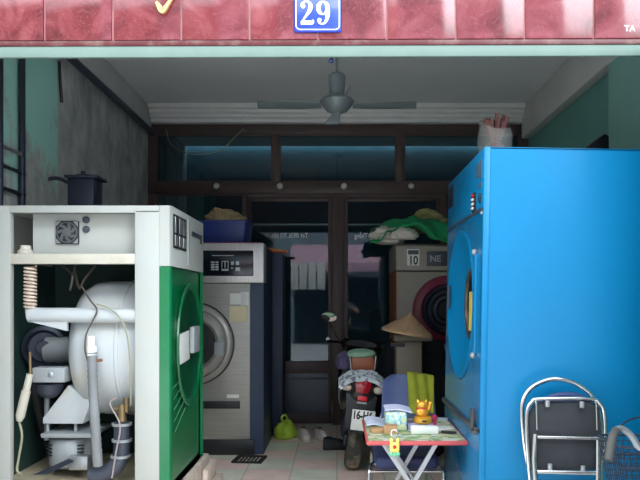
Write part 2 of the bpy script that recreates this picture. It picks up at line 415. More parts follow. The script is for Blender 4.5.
# ------------------------------------------------------------------ the setting
sbox('floor', (-2.45, 3.3, -.12), (2.5, 11.0, 0), M['floor'])
sbox('ground', (-14, -13, -.14), (14, 3.3, -.02), M['road'])
sbox('ceiling', (-2.45, 3.8, 3.8), (2.5, 10.80, 3.92), M['ceil'])     # stops short: added gap lets sky light onto the back wall
sbox('wall_left', (-2.45, 3.78, 0), (-2.27, 11.0, 3.92), M['peel'])
sbox('wall_right', (2.3, 3.78, 0), (2.5, 11.0, 3.92), M['teal'])
sbox('trim_1', (2.22, 3.86, 0), (2.3, 5.9, 3.42), M['teal2'])                     # lighter pilaster of the right wall
sbox('trim_2', (2.2, 3.86, 3.42), (2.3, 8.6, 3.8), M['plaster'], .01)             # plaster bands below the ceiling
sbox('trim_3', (-2.27, 3.86, 3.52), (-2.21, 8.6, 3.8), M['plaster'], .01)
m = MB()
for k, (z0, z1, d) in enumerate(((3.745, 3.8, .2), (3.70, 3.745, .15), (3.655, 3.70, .11), (3.61, 3.655, .06))): m.box((-2.21, 8.62 - d, z0), (2.2, 8.72, z1), .008)
struct(m.build('trim_4', M['crown'], origin=(0, 0, 0)))
sbox('wall_back', (-2.45, 10.9, 0), (2.5, 11.05, 3.92), pm('blue grey back wall', rgb(96, 136, 146), .8))

# front of the house: tiled lintel, pillars, storeys above
FR = Matrix.Rotation(R(-.55), 4, 'Z')
def turn(o):
    o.rotation_euler.z = R(-.55) ; return o
m = MB(); m.box((-2.8, .02, 2.85), (2.8, .09, 6)); m.box((-2.8, .014, 2.85), (2.8, .03, 3.49))
wf = m.build('wall_front', M['grout'], origin=(0, 0, 0)); wf.location.y = 3.75; wf.location.z = .006; struct(turn(wf))
m = MB(); x0 = (43 - 337) / F * 3.75 - .3575 * 4; g = .0055
for i in range(16):
    a = x0 + i * .3575
    m.box((a + g, 0, 2.85), (a + .3575 - g, .018, 3.205), .003); m.box((a + g, 0, 3.212), (a + .3575 - g, .018, 3.49), .003)
tl = m.build('tile_face', M['tile'], wf)
for v in tl.data.vertices: v.co.y += 3.75; v.co.z += .006      # built in the wall's own frame
tl.location = (0, 0, 0)
m = MB(); m.box((-2.8, .006, 2.822), (2.8, .05, 2.85), .002); te = m.build('tile_edge', M['tile_edge'], wf)
for v in te.data.vertices: v.co += V((0, 3.75, .006))
m = MB(); m.box((-2.8, .012, 2.764), (2.8, .034, 2.822), .003); tg = m.build('lintel_lip', M['mint'], wf)
for v in tg.data.vertices: v.co += V((0, 3.75, .006))
m = text_mesh('TA', .045, (1.515, -.001, 2.885), XP, ZP, .002); tt = m.build('painted_letters', M['lettering'], wf)
for v in tt.data.vertices: v.co += V((0, 3.75, .006))
sbox('wall_pillar_left', (-2.9, 3.3, 0), (-1.95, 3.75, 2.85), M['mint'])
m = MB(); m.box((1.52, 3.43, 0), (2.9, 3.53, 2.84)); m.box((1.66, 3.53, 0), (2.9, 3.74, 2.84)); struct(m.build('wall_shade_pillar_right', M['teal'], origin=(0, 0, 0)))  # out of view, widened to shade the right side of the dryer
sbox('wall_blocker_right', (1.95, .6, 0), (2.2, 3.43, 2.6), pm('dark grey light blocker', rgb(110, 112, 112), .9))  # unseen wall, added to block light coming from the right


# partition of glass and dark wood across the back of the shop
def PX(px): return (px - 337) / F * 8.7
m = MB(); Y0, Y1 = 8.66, 8.74
m.box((-2.27, Y0, 3.5), (2.3, Y1, 3.61), .006); m.box((-2.27, Y0 - .02, 2.78), (2.3, Y1, 2.91), .006)
for a, b in ((-2.27, -2.18), (-1.115, -1.075), (-.06, .085), (1.24, 1.33), (2.2, 2.3)): m.box((a, Y0, 0), (b, Y1, 2.78), .005)
for a, b in ((-2.27, -2.18), (-.772, -.70), (.724, .796), (2.2, 2.3)): m.box((a, Y0, 2.91), (b, Y1, 3.5), .005)
m.box((-1.075, Y0, 2.735), (-.06, Y1, 2.78)); m.box((.085, Y0, 2.735), (1.24, Y1, 2.78))
part = struct(m.build('trim_5', M['brown'], origin=(0, 0, 0)))
def window(nm, x0, x1, z0, z1, bar=None):
    m = MB(); w = .025
    m.box((x0, 8.68, z0), (x0 + w, 8.72, z1)); m.box((x1 - w, 8.68, z0), (x1, 8.72, z1)); m.box((x0 + w, 8.68, z0), (x1 - w, 8.72, z0 + w)); m.box((x0 + w, 8.68, z1 - w), (x1 - w, 8.72, z1))
    o = struct(m.build(nm, M['brown'], origin=(0, 0, 0)))
    MB().box((x0 + w, 8.698, z0 + w), (x1 - w, 8.702, z1 - w)).build('pane', M['glass'], o)
    if bar: MB().box((x0 + w, 8.69, bar), (x1 - w, 8.712, bar + .025)).build('glazing_bar', M['ledge'], o)
    return o
window('window_1', -2.18, -.772, 2.91, 3.5); window('window_2', -.70, .724, 2.91, 3.5); window('window_3', .796, 2.2, 2.91, 3.5)
window('window_4', -2.18, -1.115, 0, 2.78, 2.4); window('window_5', 1.33, 2.2, 0, 2.78, 2.4)
def leaf(nm, x0, x1, handle_x):
    m = MB(); w = .042; z1 = 2.735
    m.box((x0, 8.675, .015), (x0 + w, 8.725, z1), .004); m.box((x1 - w, 8.675, .015), (x1, 8.725, z1), .004)
    for a, b in ((.015, .13), (.62, .765), (z1 - .05, z1)): m.box((x0 + w, 8.675, a), (x1 - w, 8.725, b), .004)
    o = struct(m.build(nm, M['brown'], origin=(0, 0, 0)))
    MB().box((x0 + w, 8.698, .765), (x1 - w, 8.702, z1 - .05)).build('pane', M['glass'], o)
    MB().box((x0 + w, 8.69, 2.4), (x1 - w, 8.712, 2.42)).build('glazing_bar', M['ledge'], o)
    m = MB(); m.box((x0 + w, 8.69, .13), (x1 - w, 8.705, .62)); m.box((x0 + w + .02, 8.682, .545), (x1 - w - .02, 8.692, .57), .003); m.build('kick_panel', M['darkpanel'], o)
    h = MB().cyl((handle_x, 8.675, 1.03), (handle_x, 8.62, 1.03), .022).build('door_knob', M['alu'], o)
    return o
dl = leaf('door_1', -1.07, -.065, -.11); dr = leaf('door_2', .09, 1.235, .13)
text_mesh('Tel: 0936.703.686', .085, ((289.5 - 337) / F * 8.69, 8.69, EYE + (300 - 238) / F * 8.69), XP, ZP, .002, mirror=True, xs=.72).build('glass_lettering', M['lettering'], dl)
text_mesh('Thắng', .085, ((361 - 337) / F * 8.69, 8.69, EYE + (300 - 238) / F * 8.69), XP, ZP, .002, mirror=True, xs=.72).build('glass_lettering', M['lettering'], dr)
for px in (217, 280, 344, 411):
    c = P(px, 186.5, 8.64); m = MB(); m.lathe([(.02, 0), (.035, .006), (.038, .025), (.03, .045), (0, .052)], (c.x, 8.64, c.z), (0, -1, 0), 20)
    where = {217: 'first round pale knob from the left on the brown beam', 280: 'second round pale knob from the left on the brown beam', 344: 'round pale knob on the brown beam above the centre post', 411: 'round pale knob on the brown beam farthest right'}[px]
    tag(m.build('beam_knob', M['knob']), where, 'knob', 'round knobs along the partition beam')
tag(MB().tube([(-2.05, 8.655, 3.55), (-1.98, 8.63, 3.36), (-1.75, 8.63, 3.25), (-1.42, 8.63, 3.28), (-1.25, 8.63, 3.42), (-1.12, 8.655, 3.56)], .007, 6, smooth=6).build('cable', M['wirepale']), 'thin slack cable hanging in a loop across the upper left transom', 'cable')

# across the street (seen only as reflections): sunlit house fronts, pink awning, pale shop opening
HX = pm('blue grey house paint', rgb(140, 162, 170), .8)
sbox('wall_street_left', (-14, -8.6, 0), (-2.2, -8.2, 8), pm('cream house paint', rgb(130, 130, 122), .8))
sbox('wall_street_middle', (-2.2, -8.5, 0), (5.2, -8.1, 9.5), HX)
sbox('wall_street_right', (5.2, -8.6, 0), (14, -8.2, 3.2), M['plaster'])
m = MB()
for k in range(4): m.box((-1.56 + .3 * k, -6.66 + .015 * (k % 2), 1.85), (-1.30 + .3 * k, -6.62 + .015 * (k % 2), 2.75), .008)
tag(m.build('hanging_sheets', M['paper']), 'row of white sheets hanging from the pink awning, seen in reflection', 'sheets')
T = thing('awning', 'pink awning across the street, seen as a reflection in the glass doors', 'awning', (1.0, -8.1, 2.4))
MB().prism([(-1.6, -8.1, 3.45), (-1.6, -6.7, 2.75), (-1.6, -6.7, 2.45), (-1.6, -6.72, 2.45), (-1.6, -6.74, 2.72), (-1.6, -8.1, 3.40)], (5.0, 0, 0)).build('canopy', pm('pink awning cloth', rgb(214, 172, 192), .7, var=.04), T)
for x in (-1.55, .9, 3.35): MB().cyl((x, -8.1, 2.5), (x, -6.75, 2.7), .02, n=8).build('awning_arm', M['alu'], T)
MB().box((-1.5, -8.1, 0), (3.2, -8.06, 2.3)).build('shop_opening', M['display'], T)

# ------------------------------------------------------------------ things on the facade
T = thing('house_number_plate', 'blue enamel house number plate 29 on the red tiled lintel', 'sign', (-.10, 3.752, 2.885))
m = MB(); m.box((-.222, 3.732, 2.887), (.022, 3.752, 3.085), .012); m.build('plate', M['plateblue'], T)
def rrect(x0, x1, z0, z1, y, r, n=6):
    o = []
    for cx, cz, a in ((x1 - r, z1 - r, 0), (x0 + r, z1 - r, 90), (x0 + r, z0 + r, 180), (x1 - r, z0 + r, 270)):
        for k in range(n + 1):
            t = R(a + 90 * k / n); o.append((cx + r * math.cos(t), y, cz + r * math.sin(t)))
    return o
m = MB(); m.tube(rrect(-.212, .012, 2.899, 3.074, 3.732, .022), .0028, 6, closed=True); m.build('border', M['lettering'], T, label='white border line')
m = MB()
B = (-.191, 3.7318, 2.924); S = .125
m.ribbon([(.10, .76), (.09, .84), (.16, .94), (.27, .965), (.38, .91), (.43, .77), (.40, .60), (.29, .42), (.16, .24), (.07, .09)], [.15, .13, .08, .06, .11, .17, .16, .11, .07, .06], B, XP, ZP, S, .002)
m.ribbon([(.03, .075), (.25, .085), (.5, .085), (.53, .2)], [.15, .17, .15, .04], B, XP, ZP, S, .0026, 4)
m.ball((B[0] + .125 * S, B[1] - .001, B[2] + .76 * S), (.011, .0015, .011), 2)
B2 = (-.106, 3.7318, 2.924)
ring = [(.27 + .19 * math.cos(t), .69 + .255 * math.sin(t)) for t in [2 * math.pi * k / 16 for k in range(17)]]
m.ribbon(ring, [.06 + .12 * abs(math.cos(2 * math.pi * k / 16)) for k in range(17)], B2, XP, ZP, S, .002, 3)
m.ribbon([(.46, .70), (.47, .5), (.44, .28), (.36, .1), (.24, .035), (.13, .07), (.1, .16)], [.17, .17, .15, .1, .06, .08, .13], B2, XP, ZP, S, .0026)
m.ball((B2[0] + .12 * S, B2[1] - .001, B2[2] + .19 * S), (.011, .0015, .011), 2)
m.build('digits', M['lettering'], T, label='white serif digits 29')

m = MB(); c = P(157, 7, 3.735)
m.ribbon([(0, .02), (.012, .002), (.028, -.022), (.045, -.012), (.06, .01), (.075, .035), (.088, .075), (.1, .14)], [.012, .022, .03, .022, .016, .014, .018, .02], c, XP, ZP, 1, .02)
tag(m.build('sign_letter', M['signgold']), 'curled tail of a gilt sign letter fixed to the red tiles', 'sign letter')
m = MB(); c = P(331, 60.8, 3.80); m.ball(c, (.0135, .012, .0135), 2); m.cyl(c, (c.x, 3.80, 2.86), .004)
tag(m.build('hook_ball', pm('navy plastic', rgb(28, 44, 96), .4)), 'small navy blue ball hanging under the lintel lip', 'hook')

# ------------------------------------------------------------------ ceiling fan
fx, fy = 0., 6.0
T = thing('ceiling_fan', 'dusty grey ceiling fan hanging below the ceiling', 'fan', (fx, fy, 3.8))
MB().cyl((fx, fy, 3.8), (fx, fy, 3.36), .012).build('down_rod', M['fan'], T)
MB().lathe([(.02, 0), (.07, -.01), (.07, -.03), (.02, -.05)], (fx, fy, 3.8), (0, 0, 1), 24).build('ceiling_cup', M['fan'], T)
MB().lathe([(.015, .02), (.05, .015), (.072, -.01), (.07, -.05), (.062, -.14), (.066, -.19), (.05, -.2)], (fx, fy, 3.37), (0, 0, 1), 28).build('motor_neck', M['fan'], T)
MB().lathe([(.06, .04), (.08, .03), (.13, .0), (.145, -.02), (.12, -.06), (.085, -.1), (.05, -.115), (.0, -.12)], (fx, fy, 3.17), (0, 0, 1), 36).build('motor_bowl', M['fan'], T)
m = MB(); m.prism([(fx - .02, fy - .03, 3.07), (fx + .03, fy - .03, 3.07), (fx + .02, fy - .03, 2.96), (fx - .11, fy - .03, 2.96)], (0, .06, 0), .008); m.build('switch_housing', M['fan'], T)
for s, a in ((1, 2), (-1, -2)):
    m = MB(); m.prism([(s * .13, -.045, 0), (s * .3, -.06, 0), (s * .655, -.065, 0), (s * .665, .05, 0), (s * .3, .06, 0), (s * .13, .045, 0)], (0, 0, .006), .002)
    bmesh.ops.transform(m.bm, matrix=Matrix.Translation((fx, fy, 3.115)) @ Matrix.Rotation(R(-14), 4, 'X'), verts=m.bm.verts); m.build('blade', M['fan'], T)
MB().tube([(fx + .03, fy - .02, 3.17), (fx + .075, fy - .02, 3.2), (fx + .11, fy - .02, 3.27)], .006, 6).build('stay_rod', M['fan'], T)

# ------------------------------------------------------------------ left wall fittings
tag(MB().tube([(-2.19, 3.9, 3.49), (-2.19, 8.6, 3.49)], .034, 10).build('conduit_pipe', M['conduit']), 'long dark grey conduit running along the top of the left wall', 'pipe')
T = thing('pipe_frame', 'dark pipe frame with cross bars fixed against the left wall', 'frame', (-2.23, 5.0, 0))
for y in (4.78, 5.12): MB().tube([(-2.235, y, 0), (-2.235, y, 3.45)], .024, 10).build('upright', M['darkmetal'], T)
for z, mt in ((2.53, 'alu'), (2.40, 'darkmetal'), (2.25, 'darkmetal')): MB().tube([(-2.235, 4.0, z), (-2.235, 5.16, z)], .014, 8).build('cross_bar', M[mt], T)
tag(MB().tube([(-2.255, 5.86, 3.44), (-2.257, 5.88, 3.3), (-2.257, 5.92, 3.12)], .013, 8, smooth=5).build('hose', M['black']), 'short black hose curving down the left wall below the conduit', 'hose')

# ------------------------------------------------------------------ white and green machine, open towards the street
mx0, mx1, my0, my1, mz0, mz1 = -2.2, -1.035, 4.5, 5.58, .30, 2.09
tag(MB().box((-2.2, 4.42, 0), (-1.0, 5.66, .30), .012).build('plinth', M['concrete']), 'low concrete plinth under the white and green machine', 'plinth')
m = MB(); m.box((-1.0, 5.16, .0), (-.9, 5.72, .13), .012); m.box((-.99, 5.3, .13), (-.95, 5.68, .25), .008)
tag(m.build('stone_offcut', M['concrete']), 'pale stone offcuts stacked against the side of the plinth', 'stone')
T = thing('laundry_machine', 'big white and green laundry machine with its side panel missing', 'machine', ((mx0 + mx1) / 2, 5.04, mz0))
m = MB()
m.box((mx0, my0, mz0), (-2.04, 4.56, mz1), .006); m.box((-1.262, my0, mz0), (-1.108, 4.56, 2.06), .006)
m.box((-2.05, my0, 2.045), (-1.11, 4.55, mz1), .004)
m.box((mx0, 4.55, mz1 - .015), (-1.06, my1, mz1), .004); m.box((mx0, 4.56, mz0), (mx0 + .02, my1, mz1 - .015))
m.box((-1.2, 5.52, mz0), (-1.06, my1, mz1 - .02))
m.build('frame', M['white'], T)
MB().box((-2.05, 4.505, 1.725), (-1.25, 4.56, 1.79), .006).build('middle_rail', M['cream'], T)
MB().box((mx0 + .02, 5.53, mz0), (-1.2, my1, mz1 - .02)).build('inner_back_panel', M['innergreen'], T)
MB().box((mx0 + .02, 4.56, mz0), (-2.16, 5.53, 1.75)).build('inner_side_panel', M['innergreen'], T)
MB().box((mx0 + .02, 4.52, mz0), (-1.06, 5.53, mz0 + .03)).build('base_pan', M['beigepan'], T)
def side(z0, z1): 
    a = [(-1.108, 4.5), (-1.045, 4.5), (-1.035, 4.515), (-1.035, my1), (-1.06, my1), (-1.06, 4.545), (-1.108, 4.545)]
    return MB().prism([(x, y, z0) for x, y in a], (0, 0, z1 - z0))
side(1.712, mz1).build('upper_side_panel', M['white'], T)
def face_with_hole(x, y0, y1, z0, z1, cy, cz, r, th, n=64):
    m = MB(); an = [2 * math.pi * k / n for k in range(n)] + [math.atan2(z - cz, y - cy) % (2 * math.pi) for y in (y0, y1) for z in (z0, z1)]
    an = sorted(set(round(a, 6) for a in an)); outer, inner = [], []
    for a in an:
        dy_, dz_ = math.cos(a), math.sin(a); t = min([((y1 if dy_ > 0 else y0) - cy) / dy_ if abs(dy_) > 1e-9 else 9e9, ((z1 if dz_ > 0 else z0) - cz) / dz_ if abs(dz_) > 1e-9 else 9e9])
        outer.append((cy + t * dy_, cz + t * dz_)); inner.append((cy + r * dy_, cz + r * dz_))
    L = [m.ring([(xx, p[0], p[1]) for p in lst]) for xx, lst in ((x + th, outer), (x, outer), (x, inner), (x + th, inner))]
    return m.skin(L, closed=False, caps=False)
dy, dz = 5.09, 1.19
m = face_with_hole(-1.06, 4.515, my1, mz0, 1.708, dy, dz, .392, .025)
m.prism([(x, y, mz0) for x, y in ((-1.108, 4.5), (-1.045, 4.5), (-1.035, 4.515), (-1.06, 4.545), (-1.108, 4.545))], (0, 0, 1.708 - mz0))
gp = m.build('green_side_panel', M['green'], T)
m = MB()
for k in range(5): m.tube([(-1.034, 4.53 + .02 * k, .94 - .07 * k), (-1.034, 4.72 + .05 * k, .965 - .07 * k + .02 * k)], .0022, 5)
m.build('scratch', pm('pale scratches', rgb(90, 150, 112), .6), gp)
d = MB().lathe([(.392, -.022), (.392, .004), (.405, .012), (.425, .01), (.43, .0)], (-1.035, dy, dz), (1, 0, 0), 64, cap=False).build('door', M['green'], T)
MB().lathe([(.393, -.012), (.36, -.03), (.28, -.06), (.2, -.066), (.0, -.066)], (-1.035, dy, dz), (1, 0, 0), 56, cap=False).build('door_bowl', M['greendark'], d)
MB().box((-1.05, 5.13, 1.12), (-1.015, 5.36, 1.31), .01).build('door_handle', M['greycast'], d)
MB().box((-1.062, 4.80, 1.07), (-1.054, 5.16, 1.275), .002, rot=Matrix.Rotation(R(3), 4, 'X')).build('paper_notice', M['paper'], d, label='white paper on the door')
vp = MB().box((-1.036, 4.55, 1.83), (-1.028, 4.93, 2.045), .003).build('vent_panel', M['black'], T)
m = MB()
for k in range(3): m.box((-1.03, 4.575 + .125 * k, 1.845), (-1.024, 4.655 + .125 * k, 1.915), .002); m.box((-1.03, 4.575 + .125 * k, 1.93), (-1.024, 4.625 + .125 * k, 2.03), .002)
for k in range(7): m.box((-1.03, 4.70, 1.935 + .014 * k), (-1.022, 4.9, 1.942 + .014 * k))
m.build('vent_grille', M['alu'], vp)
MB().box((-1.036, 5.0, 1.74), (-1.029, 5.05, 2.06), .002).build('seam_strip', M['white'], T)
MB().box((-1.036, 5.13, 1.955), (-1.029, 5.5, 1.99), .002).build('slot', M['conduit'], T)
MB().box((-1.036, 5.44, 1.925), (-1.028, 5.5, 1.957), .002).build('slot_latch', M['conduit'], T)
# fan plate behind the upper opening
cp = MB().box((P(33, 0, 4.62).x, 4.62, 1.79), (-1.255, 4.635, 2.05)).build('control_plate', M['white'], T)
c = P(67.5, 232.5, 4.61); fb = MB(); q = .074
fb.box((c.x - q, 4.60, c.z - q), (c.x + q, 4.62, c.z + q), .006); fan = fb.build('cooling_fan', M['black'], T)
m = MB(); m.lathe([(.068, 0), (.068, .004), (.06, .004), (.06, 0)], (c.x, 4.599, c.z), (0, -1, 0), 28, cap=False)
m.lathe([(.03, 0), (.03, .006), (.022, .008), (0, .008)], (c.x, 4.599, c.z), (0, -1, 0), 20)
for k in range(7):
    t = 2 * math.pi * k / 7; m.bar((c.x + .03 * math.cos(t), 4.597, c.z + .03 * math.sin(t)), (c.x + .06 * math.cos(t + .5), 4.597, c.z + .06 * math.sin(t + .5)), .004, .018)
m.build('fan_rotor', M['rotor'], fan)
for sx in (-1, 1):
    for sz in (-1, 1): MB().prism([(c.x + sx * q * .95, 4.598, c.z + sz * q * .95), (c.x + sx * q * .5, 4.598, c.z + sz * q * .95), (c.x + sx * q * .95, 4.598, c.z + sz * q * .5)], (0, .004, 0)).build('fan_corner', M['alu'], fan)
for y in (220, 229.5):
    k = P(86.5, y, 4.62); MB().lathe([(.022, 0), (.022, .015), (.016, .02), (0, .02)], (k.x, 4.62, k.z), (0, -1, 0), 18).build('control_knob', M['conduit'], T)
MB().lathe([(.05, 0), (.05, .02), (.035, .03), (.03, .055), (0, .055)], (P(27, 0, 4.6).x, 4.58, 1.79), (0, 0, 1), 20).build('spring_cap', M['cream'], T)
# drum and its suspension
DX0, DX1, DY, DZ, DR = -1.775, -1.13, 5.04, 1.17, .46
dp = [(0, DX0), (.22, DX0 + .005), (.33, DX0 + .02), (.41, DX0 + .06), (.45, DX0 + .12), (DR, DX0 + .2), (DR, -1.42), (DR + .006, -1.415), (DR + .006, -1.395), (DR, -1.39), (DR, DX1), (0, DX1)]
MB().lathe(dp, (0, DY, DZ), (1, 0, 0), 64).build('drum', M['drum'], T)
a0, a1 = P(30, 315, 4.56), P(139, 315.5, 4.56)
m = MB(); m.tube([a0 + V((-.02, 0, .0)), a0 + V((-.005, 0, 0)), a1], [.02, .047, .047], 16); m.prism([(a0.x + .0, 4.54, a0.z - .04), (a0.x + .24, 4.54, a0.z - .04), (a0.x + .24, 4.54, a0.z - .1)], (0, .03, 0))
m.build('support_arm', M['drum'], T)
m = MB(); c0 = P(30, 266, 4.56); c1 = P(30, 308, 4.56); n = 12
m.tube([(c0.x + .034 * math.cos(t * 2 * math.pi), 4.565 + .036 * math.sin(t * 2 * math.pi), c0.z + (c1.z - c0.z) * t / n) for t in [k / 14 for k in range(14 * n + 1)]], .0075, 7)
m.build('suspension_spring', M['springrust'], T)
MB().tube([c1 + V((-.025, 0, .02)), c1 + V((-.025, 0, -.03)), c1 + V((.02, 0, -.03)), c1 + V((.02, 0, .02))], .008, 7).build('spring_hook', M['cream'], T)
k = P(50, 346, 5.1); m = MB(); m.lathe([(.05, -.04), (.12, -.03), (.145, 0), (.145, .05), (.12, .06), (.1, .02), (.05, .02), (.045, .09), (0, .09)], (k.x, 5.0, k.z), (.35, -1, 0), 36); m.build('belt_pulley', M['darkmetal'], T)
m = MB(); m.cyl((k.x + .02, 5.0, k.z - .02), (DX0 + .03, 5.0, k.z - .02), .09); m.build('drum_axle', M['greycast'], T)
m = MB(); m.tube([(k.x - .12, 5.08, k.z + .12), (k.x - .1, 5.08, k.z - .3), (k.x - .03, 5.08, .55)], .03, 8, smooth=5); m.build('belt_guard', M['rubber'], T)
b0, b1 = P(34.5, 382, 4.66), P(67, 367, 4.66)
br = MB().box((b0.x, 4.62, b0.z), (b1.x, 4.74, b1.z), .008).build('bracket', M['greycast'], T)
bc = P(51, 374.5, 4.62); MB().lathe([(.018, 0), (.018, .01), (.012, .014), (0, .014)], (bc.x, 4.62, bc.z), (0, -1, 0), 12).build('bolt', M['alu'], br)
k = P(51, 383, 4.8); m = MB(); m.lathe([(.0, -.1), (.05, -.09), (.085, -.05), (.095, 0), (0, 0)], (k.x, 4.78, k.z), (0, 0, 1), 28); m.build('motor_pot', M['conduit'], T)
m = MB(); m.cyl(P(47, 396, 4.85), P(47, 440, 4.85), .018); m.build('motor_post', M['greycast'], T)
d0, d1 = P(30, 374, 4.58), P(19, 421, 4.58)
dm = MB().tube([d0, d0.lerp(d1, .35), d0.lerp(d1, .36), d0.lerp(d1, .9), d1], [.021, .023, .029, .029, .018], 14).build('shock_absorber', M['cream'], T)
MB().cyl(P(30.5, 374, 4.58), P(30, 352, 4.58), .008).build('shock_rod', M['brass'], dm)
MB().tube([d1, P(22, 436, 4.57), P(19, 456, 4.57), P(17, 470, 4.56), P(21, 474, 4.55)], .008, 7, smooth=5).build('cord', M['wirepale'], T)
f = [P(x, y, 4.72) for x, y in ((68, 385), (60, 396), (42.5, 418), (42.5, 424), (83, 424), (88, 410), (92, 400))]
MB().prism(f, (0, .34, 0), .008).build('lint_funnel', M['drum'], T)
a, b = P(42, 437.5, 4.7), P(93, 433, 4.7); fl = MB(); fl.box((a.x, 4.68, a.z), (b.x, 5.1, b.z), .004)
for x in (50, 78): q_ = P(x, 428, 4.8); fl.cyl((q_.x, 4.76, a.z), (q_.x, 4.76, a.z + .085), .012)
fl.build('blower_flange', M['greycast'], T)
k = P(71, 455, 4.85); bz = P(0, 470, 4.72).z; mo = MB(); mo.lathe([(.12, 0), (.14, .015), (.145, .05), (.145, .16), (.13, .19), (.1, .2), (0, .2)], (k.x, 4.86, bz), (0, 0, 1), 32); blower = mo.build('blower_motor', M['greycast'], T)
for s in (-1, 1):
    for j in range(4):
        t = R(-90 + s * 40); MB().box((k.x + .142 * math.cos(t) - .032, 4.86 + .142 * math.sin(t) - .012, bz + .085 + .022 * j), (k.x + .142 * math.cos(t) + .032, 4.86 + .142 * math.sin(t) + .008, bz + .094 + .022 * j), .002).build('cooling_slot', M['black'], blower)
a, b = P(69, 470, 4.68), P(88, 456, 4.68); MB().box((a.x, 4.67, a.z), (b.x, 4.75, b.z), .006).build('terminal_box', M['alu'], blower)
f = [P(x, y, 4.62) for x, y in ((33, 475), (48, 474), (73, 462), (68, 459))]; MB().prism(f, (0, .02, 0)).build('loose_plate', M['darkmetal'], T)
ho = MB(); hp = catmull([P(92, 352, 4.53), P(93, 385, 4.52), P(95.5, 430, 4.51), P(98, 466, 4.52)], 14); ho.tube(hp, [.029 + .003 * (i % 2) for i in range(len(hp))], 14); hose = ho.build('drain_hose', M['greyhose'], T)
MB().tube([P(91, 336, 4.53), P(91, 346, 4.53), P(91.5, 347, 4.53), P(92, 356, 4.53)], [.024, .026, .031, .031], 14).build('hose_fitting', M['paper'], hose, label='white hose fitting')
MB().tube([P(95, 361, 4.53), P(102, 360, 4.51)], .009, 8).build('rusty_nipple', M['rust'], hose)
el = MB(); el.tube([P(122, 422, 4.62), P(122, 446, 4.62), P(120, 458, 4.62), P(114, 468, 4.6), P(104, 474, 4.6), P(90, 476, 4.6)], .052, 18, smooth=6); elbow = el.build('drain_elbow', M['conduit'], T)
for y in (424, 440, 456): c = P(122 - (y > 450) * 1.5, y, 4.62); MB().lathe([(.05, -.008), (.064, -.008), (.064, .008), (.05, .008)], c, (0, 0, 1), 28, cap=False).build('hose_clamp', M['greycast'], elbow)
m = MB(); c = P(122, 412, 4.62); m.cyl(c + V((0, 0, -.06)), c + V((0, 0, .05)), .03, .022); m.cyl(c + V((.03, 0, .0)), c + V((.03, 0, .09)), .014); m.cyl(c + V((-.05, 0, .02)), c + V((.0, 0, .02)), .012); m.build('drain_valve', M['brass'], T)
MB().tube([P(82, 287, 4.6), P(90, 300, 4.54), P(97, 310, 4.5), P(92, 322, 4.5), P(86, 335, 4.51), P(85, 350, 4.52), P(88, 362, 4.52)], .0055, 7, smooth=6).build('brown_cable', M['wire'], T)
MB().tube([P(96, 304, 4.54), P(108, 308, 4.5), P(120, 318, 4.49), P(127, 336, 4.5), P(130, 365, 4.52), P(131, 405, 4.54)], .0048, 7, smooth=6).build('pale_cable', M['wirepale'], T)
MB().tube([P(112, 478, 4.53), P(116, 452, 4.53), P(120, 425, 4.54), P(110, 404, 4.55), P(118, 397, 4.56)], .0055, 7, smooth=6).build('valve_cable', pm('pinkish cable', rgb(158, 146, 146), .6), T)
for pts in ([P(62, 266, 4.9), P(72, 275, 4.8), P(70, 290, 4.8), P(76, 262, 4.9)], [P(95, 266, 4.9), P(84, 280, 4.8), P(79, 288, 4.75), P(74, 268, 4.9)]): MB().tube(pts, .008, 7, smooth=6).build('wiring_loop', M['wire'], T)
m = MB(); c = P(38, 440, 5.3); m.ball((c.x, 5.38, .60), (.13, .1, .27), 3, fn=lumpy(3, .25, flat=False)); m.build('dark_sack', M['rubber'], T)

# dark lidded box on top of the machine
bx = P(85, 0, 5.25).x
T = thing('lidded_box', 'dark metal box with lid and bent handle on top of the white machine', 'box', (bx, 5.25, 2.09))
MB().box((bx - .09, 5.14, 2.09), (bx + .10, 5.34, 2.37), .012).build('body', M['darkmetal'], T)
m = MB(); m.box((bx - .105, 5.12, 2.37), (bx + .13, 5.36, 2.39), .006); m.ball((bx, 5.24, 2.39), (.09, .08, .025), 2); m.cyl((bx - .01, 5.24, 2.40), (bx - .01, 5.24, 2.435), .016); m.build('lid', M['darkmetal'], T)
MB().tube([(bx - .1, 5.2, 2.345), (bx - .17, 5.2, 2.375), (bx - .23, 5.2, 2.375), (bx - .235, 5.2, 2.36)], .014, 8, smooth=5).build('handle', M['darkmetal'], T)

# ------------------------------------------------------------------ stainless washer on the left
wx0, wx1, wy = -1.66, -.71, 6.98
T = thing('washing_machine', 'stainless steel front loading washer with dark control display', 'washing machine', (-1.185, 7.4, 0))
MB().box((wx0, wy + .02, .0), (wx1, 7.93, 2.04), .01).build('cabinet', M['navy'], T)
MB().box((wx0, wy, .15), (-.842, wy + .03, 1.66), .006).build('front_panel', M['steel'], T)
MB().box((wx0, wy - .03, 1.665), (wx1 + .005, 7.2, 2.05), .012).build('header', M['steelhead'], T)
a, b = P(200, 276, wy - .03), P(253.5, 250.5, wy - .03)
dsp = MB().box((a.x, wy - .04, a.z), (b.x, wy - .028, b.z), .008).build('display_panel', M['display'], T)
m = MB(); y = wy - .042
def scr(px0, py0, px1, py1):
    a, b = P(px0, py1, wy - .04), P(px1, py0, wy - .04); MB().box((a.x, y, a.z), (b.x, y + .004, b.z)).build('display_icon', M['icons'], dsp)
for j in range(4): scr(211, 261.5 + 2.4 * j, 214.5, 263 + 2.4 * j); scr(215.5, 261.5 + 2.4 * j, 218.5, 263 + 2.4 * j)
scr(221.5, 261, 228.5, 261.8); scr(221.5, 261, 222.2, 270.5); scr(227.8, 261, 228.5, 270.5); scr(224.6, 261, 225.4, 268); scr(221.5, 269, 228.5, 270.8)
for j in range(2): scr(231 + 5 * j, 261.5, 234 + 5 * j, 265); 
